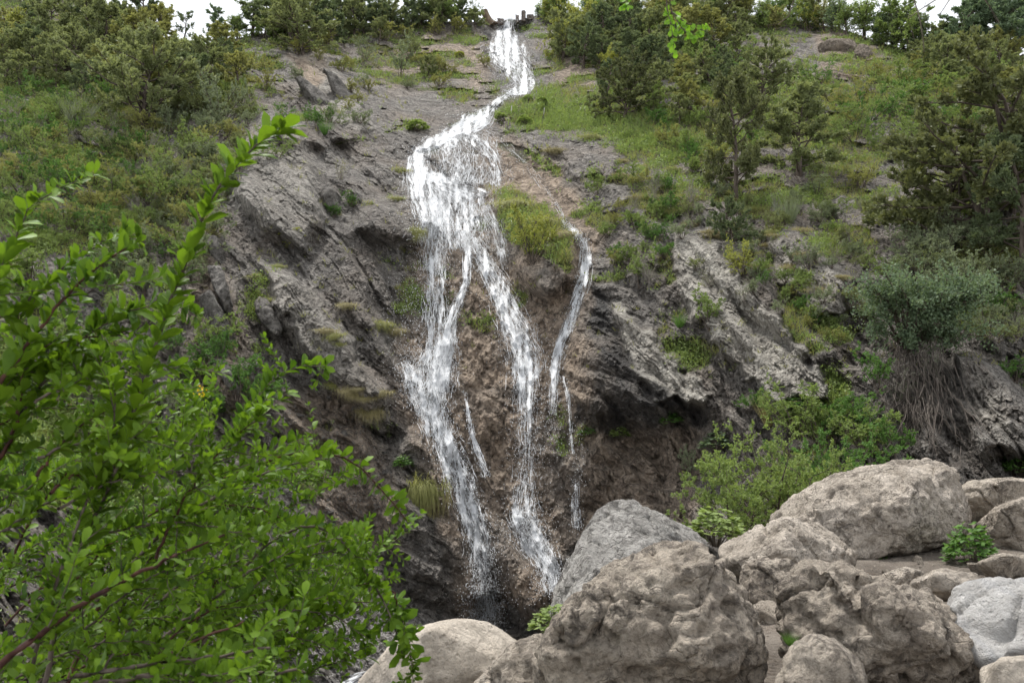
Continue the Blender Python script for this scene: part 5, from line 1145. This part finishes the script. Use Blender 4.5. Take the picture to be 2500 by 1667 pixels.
# ------------------------------------------------------------------ grass and low herbs on the slope
def ground_cover():
    rng = np.random.default_rng(8)
    def pick(N, weight):
        wgt = (weight * (PX > -120) * (PX < 2620) * (PY < 1560)); cs = np.cumsum(wgt.ravel()); i = np.searchsorted(cs, rng.random(N) * cs[-1]); i = np.clip(i, 0, PX.size - 1)
        px = PX.ravel()[i] + rng.uniform(-2, 2, N); py = np.maximum(PY.ravel()[i] + rng.uniform(-1.5, 1.5, N), ridge(px) + .5)
        return px, py
    def blades(name, N, per, l0, l1, wd, weight, mat, label, cat, out=.5):
        px, py = pick(N, weight); c = T(px, py, .0); dist = c[:, 1]; sc_ = np.clip(dist / 30, .75, 1.5)
        c = np.repeat(c, per, 0); sc_ = np.repeat(sc_, per); M_ = len(c); c = c + rng.normal(0, .06, (M_, 3)) * np.array([1, 1, .2])
        d = rng.normal(0, out, (M_, 3)); d[:, 2] = 1.0; d[:, 1] -= .25; d /= np.linalg.norm(d, axis=1)[:, None]; L = rng.uniform(l0, l1, M_) * sc_
        s_ = np.cross(d, rng.normal(0, 1, (M_, 3))); s_ /= np.linalg.norm(s_, axis=1)[:, None] + 1e-9; ww = (wd * sc_)[:, None]
        tip = c + d * L[:, None]; tip[:, 2] -= .15 * L
        v = np.stack([c - s_ * ww, c + s_ * ww, tip], 1).reshape(-1, 3)
        ob(name, mesh_np(name, v, np.arange(M_ * 3).reshape(-1, 3), [mat], False), label=label, kind='stuff', cat=cat)
    nwm = 1 - sstep(.3, .7, NW)
    patch = sstep(-.15, .25, fbm(Pb[..., 0] * .5, Pb[..., 1] * .5, Pb[..., 2] * .5, 3, 120))
    meadow = poly([(1210, 220), (1310, 215), (1640, 290), (1720, 380), (1600, 360), (1400, 330), (1240, 310)], 30)
    mound = poly([(1200, 465), (1240, 455), (1330, 520), (1400, 570), (1390, 640), (1280, 600), (1230, 540)], 18)
    base_g = green * nwm * (1 - .7 * slabA)
    blades('grass', 24000, 5, .12, .30, .014, base_g * (.25 + patch) + 1.2 * meadow * nwm, M['l_green'], 'short green grass on the slopes and the meadow', 'grass')
    blades('dry_grass', 13000, 5, .14, .34, .012, base_g * (1.2 - patch) * (1 - .6 * meadow) + 1.5 * mound + .03 * nwm * (PY < 900), M['l_mossy'], 'yellowish dry grass scattered over the slope', 'grass', .6)
    # low leafy herbs
    px, py = pick(12500, base_g * (.2 + 1.2 * patch) * (PX < 700) + base_g * patch * .8 * (PX >= 700)); c = T(px, py); per = 8; c = np.repeat(c, per, 0); N = len(c)
    c = c + np.stack([rng.normal(0, .16, N), rng.normal(0, .10, N) - .05, np.abs(rng.normal(.1, .09, N))], 1); sc_ = np.clip(c[:, 1] / 30, .8, 1.5)
    ob('low_herbs', leaf_quads('low_herbs', c, rng.normal(0, 1, (N, 3)), rng.normal(0, .6, (N, 3)) + np.array([0, 0, 1]), rng.uniform(.05, .12, N) * sc_, rng.uniform(.016, .035, N) * sc_, M['l_green']), label='low leafy green herbs covering the slope', kind='stuff', cat='plants')
ground_cover()

# ------------------------------------------------------------------ front bush at the left
def leaf_geo(rows=4):
    """obovate leaf of length 1 with a folded midrib"""
    ys = [0, .22, .5, .78, 1.0]; hw = [.015, .11, .215, .22, .0]; zz = [0, .02, .015, -.02, -.09]
    V = [(0, 0, 0)]; mid = [0]; Lf = [None]; Rt = [None]
    for y, h_, z in zip(ys[1:], hw[1:], zz[1:]):
        mid.append(len(V)); V.append((0, y, z))
        if h_ > 0:
            Lf.append(len(V)); V.append((-h_, y, z + .05)); Rt.append(len(V)); V.append((h_, y, z + .05))
    F3 = []
    F3 += [(0, mid[1], Lf[1]), (0, Rt[1], mid[1])]
    for k in (1, 2):
        F3 += [(mid[k], mid[k + 1], Lf[k + 1]), (mid[k], Lf[k + 1], Lf[k]), (mid[k], Rt[k], Rt[k + 1]), (mid[k], Rt[k + 1], mid[k + 1])]
    F3 += [(mid[3], mid[4], Lf[3]), (mid[3], Rt[3], mid[4])]
    return np.array(V, float), np.array(F3)
LV, LF = leaf_geo()
def front_bush():
    rng = np.random.default_rng(77)
    base = np.array([-1.75, 2.7, bank_z(np.array(-1.75), np.array(2.7)).item() - .05])
    root = ob('barberry_bush', None, label='leafy green bush with arching reddish stems in the left foreground', cat='bush', loc=tuple(base))
    S = []   # (photograph points, Y start, Y end, radius, leafiness)
    hand = [
     ([(60,2000),(110,1640),(180,1380),(300,1110),(350,930),(395,790),(440,690),(470,590),(500,490),(560,410),(630,340),(688,312)], 2.7, 2.6, .0075, 1.25),
     ([(-150,1500),(-60,1080),(0,930),(80,820),(190,690),(260,630),(335,588)], 2.3, 2.5, .008, 1.0),
     ([(-120,900),(-30,720),(20,620),(55,540),(85,485)], 2.4, 2.5, .005, 1.3),
     ([(150,1950),(330,1400),(480,1180),(560,1060),(640,950),(700,890),(750,880),(795,895)], 3.6, 3.9, .006, 1.2),
     ([(80,1900),(250,1440),(420,1275),(600,1150),(700,1100),(820,1090),(900,1150),(950,1220),(1000,1275)], 3.2, 3.6, .0075, 1.1),
     ([(-100,1720),(0,1630),(200,1500),(420,1275),(560,1190),(700,1130),(800,1120)], 2.8, 3.3, .008, .8),
     ([(230,1900),(450,1545),(620,1350),(760,1255),(850,1330),(920,1430),(960,1520),(985,1600)], 3.4, 3.6, .0085, .9),
     ([(960,1440),(985,1520),(1000,1580),(1010,1640)], 3.55, 3.6, .003, 1.3),
     ([(60,1950),(80,1600),(180,1300),(260,1090),(300,980),(240,870)], 2.5, 2.6, .006, 1.0),
     ([(-60,1200),(60,1000),(160,860),(300,760),(420,740),(480,770)], 2.6, 2.8, .005, 1.2),
     ([(100,1900),(230,1640),(300,1400),(450,1250),(600,1220),(740,1290),(830,1360)], 3.8, 4.2, .006, 1.1),
     ([(330,1900),(420,1600),(560,1500),(700,1480),(820,1500),(900,1560)], 3.4, 3.6, .006, 1.1),
     ([(-80,1350),(60,1260),(200,1180),(330,1150),(450,1100)], 2.7, 3.0, .005, 1.0),
     ([(0,1120),(40,1050),(60,880),(40,780),(60,700)], 2.6, 2.6, .005, 1.1),
     ([(440,1700),(480,1400),(520,1230),(520,1100),(470,1000),(460,940)], 4.2, 4.4, .004, .9),
     ([(-40,800),(60,740),(170,640),(250,590),(300,580)], 2.5, 2.6, .004, 1.4),
     ([(400,1900),(600,1640),(760,1480),(880,1400),(940,1330)], 3.9, 4.3, .006, 1.1),
     ([(500,1900),(640,1700),(800,1620),(900,1600)], 3.7, 3.9, .005, 1.1),
    ]

    for h_ in hand: S.append(h_ + (1.65 if h_[4] == 1.25 else 1.3,))
    for k_ in range(9):                                   # bare lower canes fanning out of the lower left
        x0, y0 = rng.uniform(-150, 250), rng.uniform(1640, 1900); a0 = rng.uniform(.35, .95); Lc = rng.uniform(450, 900)
        pts = [(x0 + Lc * t * math.cos(a0 - .25 * t), y0 - Lc * t * math.sin(a0 - .25 * t)) for t in np.linspace(0, 1, 7)]
        S.append((pts, rng.uniform(1.9, 2.4), rng.uniform(2.2, 2.9), rng.uniform(.007, .011), .5, 1.0))
    for i in range(78):                                    # further canes of the same bush, farther back and lower down
        x0 = rng.uniform(-200, 520); Y0 = rng.uniform(2.8, 5.2); ang = rng.uniform(.25, 1.25); L = rng.uniform(280, 820)
        lo = rng.random(); sx, sy = x0 + rng.uniform(-60, 60), rng.uniform(1350, 1900)
        pts = []; x, y = sx, sy; a = ang
        for k in range(7):
            pts.append((x, y)); x += L / 6 * math.cos(a); y -= L / 6 * math.sin(a); a -= rng.uniform(.02, .28)
        # keep the bush inside the silhouette it has in the photograph
        lim = lambda x_, y_: y_ > np.interp(x_, [-300, 0, 120, 330, 430, 560, 700, 860, 940, 1010], [520, 650, 640, 650, 800, 980, 1000, 1130, 1290, 1500])
        pts = [p for p in pts if lim(*p) and p[0] < 930]
        if len(pts) >= 4: S.append((pts, Y0, Y0 + rng.uniform(-.2, .4), rng.uniform(.003, .006), rng.uniform(.9, 1.3), 1.0))
    for k_ in range(34):                                   # leafy canes of the left edge and a shaded inner layer
        near = k_ < 14; x0, y0 = (rng.uniform(-160, 160), rng.uniform(900, 1250)) if near else (rng.uniform(-200, 420), rng.uniform(1300, 1850))
        a0 = rng.uniform(.3, 1.3); Lc = rng.uniform(180, 420); pts = [(x0 + Lc * t * math.cos(a0 - .4 * t), y0 - Lc * t * math.sin(a0 - .4 * t)) for t in np.linspace(0, 1, 6)]
        pts = [p for p in pts if lim(*p) and p[0] < 900]
        if len(pts) >= 4: S.append((pts, *((2.5, 2.8) if near else (4.6, 5.4)), .004, 1.2, 1.0))
    LT = []     # leaf transforms: pos, dir, normal, size
    nstem = 0; tw_ = Wood(); STEMS, OWN = [], []
    for pts, Y0, Y1, rad, leafy, lsz in S:
        a = np.array(pts, float); n = 26; t = np.concatenate([[0], np.cumsum(np.hypot(*np.diff(a, axis=0).T))]); tt_ = np.linspace(0, t[-1], n)
        px = np.interp(tt_, t, a[:, 0]); py = np.interp(tt_, t, a[:, 1])
        for _ in range(2): px[1:-1] = (px[:-2] + 2 * px[1:-1] + px[2:]) / 4; py[1:-1] = (py[:-2] + 2 * py[1:-1] + py[2:]) / 4
        Yv = np.linspace(Y0, Y1, n) + .06 * pn(tt_ / 60, 0 * tt_, 0 * tt_ + nstem * 3.3, 2)
        P3 = unproj(px, py, Yv) + rng.normal(0, .003, (n, 3))
        st = Wood(); st.tube(P3 - base, np.linspace(rad * 1.25, rad * .35, n), 6)
        stem_o = ob('stem', st.mesh('stem', M['bark_red'] if nstem % 3 == 1 else M['bark']), root); STEMS.append(stem_o); nstem += 1; n_before = len(LT)
        seg = np.linalg.norm(np.diff(P3, axis=0), axis=1); cum = np.concatenate([[0], np.cumsum(seg)]); Lm = cum[-1]
        nodes = np.arange(.12 * Lm, Lm, .034 / leafy)
        twigs = []
        for s0 in nodes:
            if py[0] > 1500 and s0 < (.34 if leafy < .6 else .2) * Lm: continue
            k = np.searchsorted(cum, s0) - 1; k = np.clip(k, 0, n - 2); f = (s0 - cum[k]) / (seg[k] + 1e-9); p = P3[k] * (1 - f) + P3[k + 1] * f; tg = P3[k + 1] - P3[k]; tg /= np.linalg.norm(tg)
            whorl(LT, rng, p, tg, rng.integers(3, 8), lsz)
            if rng.random() < .22 and s0 > .3 * Lm and not (leafy == 1.25 and s0 > .55 * Lm):        # side twig
                d = tg + rng.normal(0, .8, 3); Lt = rng.uniform(.10, .32); tp = path(p, d, Lt, 5, rng, .12, .0); tw_.tube(tp - base, np.linspace(.0022, .0008, 6), 4)
                for s1 in np.arange(.03, Lt, .034):
                    kk = min(s1 / Lt * 5, 4.99); p2 = tp[int(kk)] * (1 - kk % 1) + tp[int(kk) + 1] * (kk % 1); t2 = tp[int(kk) + 1] - tp[int(kk)]; t2 /= np.linalg.norm(t2); whorl(LT, rng, p2, t2, rng.integers(3, 7), .85)
        whorl(LT, rng, P3[-1], P3[-1] - P3[-2], 8, 1.0)
        OWN += [nstem - 1] * (len(LT) - n_before)
    ob('side_twigs', tw_.mesh('side_twigs', M['bark']), root, kind='stuff')
    pos = np.array([l[0] for l in LT]); dr = np.array([l[1] for l in LT]); nm = np.array([l[2] for l in LT]); sz = np.array([l[3] for l in LT])
    dr /= np.linalg.norm(dr, axis=1)[:, None]; sx = np.cross(dr, nm); sx /= np.linalg.norm(sx, axis=1)[:, None]; nm = np.cross(sx, dr)
    print('front leaves', len(pos), 'stems', nstem)
    # the leaves that show largest: objects of their own
    show = sz / pos[:, 1] * (.35 + np.abs(np.einsum('ij,ij->i', nm, (CAM - pos) / np.linalg.norm(CAM - pos, axis=1)[:, None])))
    px_ = pos[:, 0] / pos[:, 1] * F + W / 2; show[(px_ < 5)] *= .1
    zc = sp_ * pos[:, 1] - cp_ * (pos[:, 2] - CAM[2]); show[zc / (pos[:, 1] * cp_) * F + H / 2 > 1640] *= .1
    order = np.argsort(-show); big = order[:300]; rest = order[300:]
    lm = mesh_np('leaf', LV, LF, [M['l_front']])
    for i in big:
        o = ob('leaf', lm, STEMS[OWN[i]]); R = Matrix([[sx[i, 0], dr[i, 0], nm[i, 0]], [sx[i, 1], dr[i, 1], nm[i, 1]], [sx[i, 2], dr[i, 2], nm[i, 2]]])
        o.matrix_local = Matrix.LocRotScale(Vector(pos[i] - base), R.to_quaternion(), Vector((sz[i],) * 3))
    ps = pos[rest] - base; v = ps[:, None, :] + sz[rest][:, None, None] * (LV[None, :, 0:1] * sx[rest][:, None, :] + LV[None, :, 1:2] * dr[rest][:, None, :] + LV[None, :, 2:3] * nm[rest][:, None, :])
    f = (np.arange(len(rest))[:, None, None] * len(LV) + LF[None]).reshape(-1, 3)
    ob('foliage', mesh_np('foliage', v.reshape(-1, 3), f, [M['l_front']]), root, kind='stuff')
    # two little yellow flower clusters
    for fx, fy in ((492, 955),):
        c = unproj(fx, fy, 3.7) - base; N = 22; cc = c + rng.normal(0, .012, (N, 3)); ob('flower_cluster', leaf_quads('flower_cluster', cc, rng.normal(0, 1, (N, 3)), rng.normal(0, 1, (N, 3)), np.full(N, .014), np.full(N, .005), M['flower']), root)
def whorl(LT, rng, p, tg, k, sc_):
    a = np.array([1.0, 0, 0]) if abs(tg[0]) < .8 else np.array([0, 1.0, 0]); u = np.cross(tg, a); u /= np.linalg.norm(u); w_ = np.cross(tg, u); off = rng.uniform(0, 6.28)
    for j in range(k):
        an = off + j * 2.4 + rng.normal(0, .3); r = math.cos(an) * u + math.sin(an) * w_
        d = r * rng.uniform(.5, 1.0) + tg * rng.uniform(.2, .9) + np.array([0, 0, .25]); n = tg * 1.0 - r * .3 + np.array([0, 0, .8]) + rng.normal(0, .35, 3)
        LT.append((p + r * .003, d, n, rng.choice([rng.uniform(.020, .036), rng.uniform(.034, .064)]) * sc_))
front_bush()

# ------------------------------------------------------------------ things hanging in from above, posts and blocks at the head of the falls
def hanging_sprig():
    rng = np.random.default_rng(9); Y = 3.4; base = unproj(1640, -700, Y)
    root = ob('hanging_branch', None, label='sprig of bright green leaves hanging in from the top edge', cat='branch', loc=tuple(base))
    LT = []
    for pts in ([(1640,-700),(1630,-300),(1625,-60),(1640,30),(1665,70),(1690,90),(1715,72)], [(1625,-60),(1628,20),(1640,70),(1645,120)], [(1640,30),(1680,60),(1725,60)], [(1610,-300),(1560,-100),(1535,-20),(1530,12)]):
        a = np.array(pts, float); P3 = unproj(a[:, 0], a[:, 1], Y + .0 * a[:, 0]); w = Wood(); w.tube(P3 - base, np.linspace(.004, .0012, len(a)), 5); stm = ob('stem', w.mesh('stem', M['bark']), root)
        k = len(a)
        for t in np.linspace(k - 3.2, k - 1.001, 9):
            if t < 0: continue
            p = P3[int(t)] * (1 - t % 1) + P3[int(t) + 1] * (t % 1)
            if p[2] > unproj(1600, -40, Y)[2]: continue
            for j in range(3): LT.append((stm, p, np.array([rng.normal(0, .7), rng.normal(0, .3), -.7]), np.array([rng.normal(0, .5), -1, .4]), rng.uniform(.022, .036)))
    lm = mesh_np('leaf', LV * np.array([1.5, 1, 1]), LF, [M['l_sprig']])
    for stm, p, d, n, s_ in LT:
        d = d / np.linalg.norm(d); sx = np.cross(d, n); sx /= np.linalg.norm(sx); n = np.cross(sx, d); R = Matrix([[sx[i], d[i], n[i]] for i in range(3)])
        o = ob('leaf', lm, stm); o.matrix_local = Matrix.LocRotScale(Vector(p - base + rng.normal(0, .006, 3)), R.to_quaternion(), Vector((s_,) * 3))
    base = unproj(2260, -700, 3.6); root = ob('bare_twig', None, label='bare dark twigs hanging in from the top right edge', cat='branch', loc=tuple(base))
    for pts in ([(2260,-700),(2240,-200),(2232,0),(2246,50),(2254,100),(2256,128)], [(2330,-160),(2285,0),(2250,22),(2216,46)], [(2400,-200),(2345,-40),(2318,0),(2292,40)], [(2480,-200),(2420,-40),(2405,0),(2430,40),(2440,58)], [(1960,-200),(1945,-20),(1925,40),(1900,60)]):
        a = np.array(pts, float); P3 = unproj(a[:, 0], a[:, 1], 3.6); w = Wood(); w.tube(P3 - base, np.linspace(.0038, .0015, len(a)), 5)
        for i in range(len(a) - 1):
            for s_ in range(3):
                q_ = P3[i] + (P3[i + 1] - P3[i]) * rng.random(); w.tube([q_ - base, q_ - base + np.array([rng.normal(0, .02), 0, rng.normal(0, .012)])], [.0012, .0006], 3)
        ob('twig', w.mesh('twig', M['bark']), root)
hanging_sprig()

def head_of_falls():
    Y = 68.0; px2m = Y / F
    p = T(1192, 56); w = Wood(); rng = np.random.default_rng(2)
    root = ob('tree_stump', None, label='leaning dark tree stump left of the waterfall lip', cat='stump', loc=tuple(p))
    w.tube([(.35, 0, -.25), (.05, 0, .1), (-.15, 0, .55), (-.35, 0, 1.0)], [.42, .34, .28, .30], 10); ob('trunk', w.mesh('trunk', M['stump']), root)
    for a in (-.9, .5, 1.4):
        w = Wood(); w.tube([(0, 0, .1), (a * .5, -.15, -.1), (a, -.2, -.35)], [.16, .12, .05], 6); ob('root', w.mesh('root', M['stump']), root)
    # stone weir at the lip: blocks and a pillar
    for (x, y, wpx, hpx, lab) in ((1222, 46, 14, 5, 'low grey stone block left of the waterfall lip'), (1263, 44, 7, 11, 'small dark stone post right of the waterfall lip'), (1278, 40, 9, 20, 'square brick pillar right of the waterfall lip'), (1294, 46, 16, 4, 'low stone sill right of the brick pillar')):
        b = T(x, ridge(x) + 3); sx_, sz_ = wpx / 2 * px2m, hpx * px2m
        bm = bmesh.new(); bmesh.ops.create_cube(bm, size=1)
        for v in bm.verts: v.co = Vector((v.co.x * 2 * sx_, v.co.y * .7, (v.co.z + .5) * (sz_ + .25) - .25))
        bmesh.ops.subdivide_edges(bm, edges=bm.edges, cuts=3, use_grid_fill=True)
        for v in bm.verts: v.co += Vector(rng.normal(0, .025, 3))
        me = bpy.data.meshes.new('stone_block'); bm.to_mesh(me); bm.free(); me.materials.append(M['block']); ob('stone_block', me, label=lab, cat='stone', group='stones of the weir', loc=tuple(b))
    # pale fence posts
    for x, y, h_, lab in ((1123, 72, 32, 'tall pale wooden post on the grassy shoulder'), (1114, 70, 14, 'short pale wooden post beside the tall one'), (1248, 277, 20, 'thin pale stake in the meadow by the run'), (1328, 280, 18, 'thin pale stake in the middle of the meadow'), (1472, 184, 26, 'pale stake under the bright lime bush')):
        b = T(x, y); hh = h_ / F * b[1]; w = Wood(); w.tube([(0, 0, -.2), (.01, 0, hh * .5), (.02, 0, hh)], [.06, .055, .045] if y < 100 else [.035, .03, .025], 6)
        me = w.mesh('post', M['post']); ob('wooden_post', me, label=lab, cat='post', group='pale posts', loc=tuple(b))
head_of_falls()

# ------------------------------------------------------------------ broken rock slabs, loose stones, gravel
def slabs():
    rng = np.random.default_rng(6)
    L = [([(478,700),(500,690),(545,760),(585,850),(580,880),(550,850),(500,770)], 'thick tilted rock slab at the front of the broken slabs'),
         ([(505,640),(535,650),(560,720),(580,800),(565,800),(530,720)], 'upright grey rock slab above the thick tilted one'),
         ([(480,790),(500,785),(550,850),(580,910),(560,915),(510,850)], 'thin rock slab under the thick tilted one'),
         ([(520,880),(540,870),(590,940),(600,985),(575,975),(540,925)], 'thin rock slab low in the broken slabs'),
         ([(500,575),(520,560),(545,620),(560,680),(545,690),(520,640)], 'narrow rock slab at the top of the broken slabs'),
         ([(620,720),(650,730),(690,800),(680,830),(650,800),(625,760)], 'pointed rock rib right of the broken slabs'),
         ([(590,890),(640,885),(640,910),(620,935),(590,925)], 'flat-topped rock block right of the thin slabs'),
         ([(1995,110),(2040,88),(2090,100),(2110,125),(2060,150),(2005,145)], 'top slab of the tan crag on the right skyline'),
         ([(2080,110),(2115,108),(2145,150),(2135,175),(2095,160)], 'right slab of the tan crag'),
         ([(720,190),(745,180),(790,230),(840,300),(835,320),(790,290),(745,235)], 'long tilted rock slab in the upper left rocks'),
         ([(790,160),(815,170),(860,240),(885,310),(860,300),(815,230)], 'steep grey rock slab right in the upper left rocks'),
         ([(780,470),(800,450),(830,480),(840,520),(815,530),(790,515)], 'rounded stone in the cleft right of the big slab'),
         ([(1240,1480),(1265,1470),(1285,1490),(1275,1525),(1250,1520)], 'wet brown stone at the foot of the middle fall')]
    for i, (o, lab) in enumerate(L):
        a = np.array(o, float); c = a.mean(0); d = T(c[0], c[1], .0)[1] - .25; th = .9 if i not in (11, 12) else .8
        Yv = np.full(len(a), d); f1 = c + (a - c) * .8; pts = np.concatenate([unproj(a[:, 0], a[:, 1], Yv), unproj(f1[:, 0], f1[:, 1], Yv - .35), unproj(a[:, 0], a[:, 1], Yv + 1.3)])
        m2, co = rock_from([pts], M['tan_rock'] if i in (7, 8) else M['slab'], .05 if d < 34 else .09, seed=30 + i, amp=1.2, smooth=1, pits=.4); b = co.mean(0)
        m2.vertices.foreach_set('co', (co - b).astype(np.float32).ravel()); m2.update(); m2.name = 'rock_slab'
        ob('rock_slab', m2, label=lab, cat='rock', group='broken slabs on the hillside', loc=tuple(b))
slabs()
def stones():
    rng = np.random.default_rng(12); protos = []
    for k in range(5):
        bm = bmesh.new(); bmesh.ops.create_icosphere(bm, subdivisions=3, radius=1); co = np.array([v.co for v in bm.verts])
        pl = rng.normal(0, 1, (9, 3)); pl /= np.linalg.norm(pl, axis=1)[:, None]
        for p in pl:
            dd = co @ p - rng.uniform(.45, .8); co = co - np.maximum(dd, 0)[:, None] * p
        co *= np.array([1, .8, .6]); co += .05 * fbm(co[:, 0] * 2, co[:, 1] * 2, co[:, 2] * 2, 3, k)[:, None] * co
        for v, c in zip(bm.verts, co): v.co = c
        me = bpy.data.meshes.new('stone'); bm.to_mesh(me); bm.free(); me.materials.append(M['slab'] if k % 2 else M['b_grey']); protos.append(me)
    def stone(p, r, lab, grp, mat=None):
        o = ob('stone', protos[rng.integers(5)], label=lab, cat='stone', group=grp, loc=tuple(p)); o.scale = (r, r, r); o.rotation_euler = tuple(rng.uniform(-.5, .5, 2)) + (rng.uniform(0, 6.28),)
        if mat: o.material_slots[0].link = 'OBJECT'; o.material_slots[0].material = M[mat]
    for i in range(70):
        px, py = rng.uniform(700, 1130), rng.uniform(1440, 1690); p = T(px, py); r = rng.uniform(.04, .15)
        stone(p + np.array([0, 0, r * .2]), r, 'small grey stone lying on the scree of the gully floor', 'stones on the scree')
    for i in range(45):
        px, py = rng.uniform(620, 980), rng.uniform(950, 1350); p = T(px, py); r = rng.uniform(.06, .18)
        stone(p, r, 'loose stone stuck in the brown gully wall left of the falls', 'stones in the gully wall')
    for x, y, Y, r, lab, m in ((2425,1345,10.0,.13,'pinkish stone on the path below the slanting boulder','b_pale'), (2395,1385,9.6,.17,'wedge of rock at the path beside the leafy plant','b_warm'), (2310,1420,9.2,.16,'flat stone half buried in the path','b_warm'), (2355,1440,8.8,.10,'small stone behind the white marble boulder','b_warm'),
                             (1900,1585,6.0,.05,'pebble in the gap before the lumpy boulder','b_pale'), (1875,1655,5.4,.05,'pebble at the bottom edge beside the rounded boulder','b_pale'), (2240,1375,10.4,.08,'round pebble in the shade of the long boulder','b_warm'), (2470,1640,5.6,.16,'angular stone at the lower right corner','b_pale'), (2440,1660,5.3,.12,'grey stone in the lower right corner beside the angular one','b_warm')):
        p = unproj(x, y, Y); p[2] = bank_z(np.array(p[0]), np.array(p[1])).item() + r * .25; stone(p, r, lab, 'stones on the path', m)
    for i in range(34):
        x_, y_ = rng.uniform(2.6, 7.5), rng.uniform(6.2, 11.5); r = rng.uniform(.03, .11); stone(np.array([x_, y_, bank_z(np.array(x_), np.array(y_)).item() + r * .2]), r, 'small beige stone lying on the earth path', 'stones on the path', 'b_warm')
    # gravel
    N = 9000; px = np.concatenate([rng.uniform(620, 1150, N // 2), rng.uniform(640, 960, N // 2)]); py = np.concatenate([rng.uniform(1430, 1700, N // 2), rng.uniform(1000, 1400, N // 2)]); c = T(px, py); r = rng.uniform(.012, .05, N)
    ax = rng.normal(0, 1, (N, 3, 3)); qv = np.linalg.qr(ax)[0]; oc = np.array([[1, 0, 0], [-1, 0, 0], [0, .7, 0], [0, -.7, 0], [0, 0, .5], [0, 0, -.5]]); of = np.array([[0, 2, 4], [2, 1, 4], [1, 3, 4], [3, 0, 4], [2, 0, 5], [1, 2, 5], [3, 1, 5], [0, 3, 5]])
    v = c[:, None, :] + r[:, None, None] * np.einsum('kj,nij->nki', oc, qv); ob('gravel', mesh_np('gravel', v.reshape(-1, 3), (np.arange(N)[:, None, None] * 6 + of[None]).reshape(-1, 3), [M['b_grey']], False), label='grey gravel on the scree of the gully', kind='stuff', cat='gravel')
    bx_, by_ = rng.uniform(0.2, 9, 6000), rng.uniform(4.5, 14, 6000); bz_ = bank_z(bx_, by_); c = np.stack([bx_, by_, bz_], 1); r = rng.uniform(.006, .03, 6000) * rng.random(6000); qv = np.linalg.qr(rng.normal(0, 1, (6000, 3, 3)))[0]
    v = c[:, None, :] + r[:, None, None] * np.einsum('kj,nij->nki', oc, qv); ob('pebbles', mesh_np('pebbles', v.reshape(-1, 3), (np.arange(6000)[:, None, None] * 6 + of[None]).reshape(-1, 3), [M['b_warm']], False), label='small pebbles strewn over the earth path', kind='stuff', cat='pebbles')
stones()
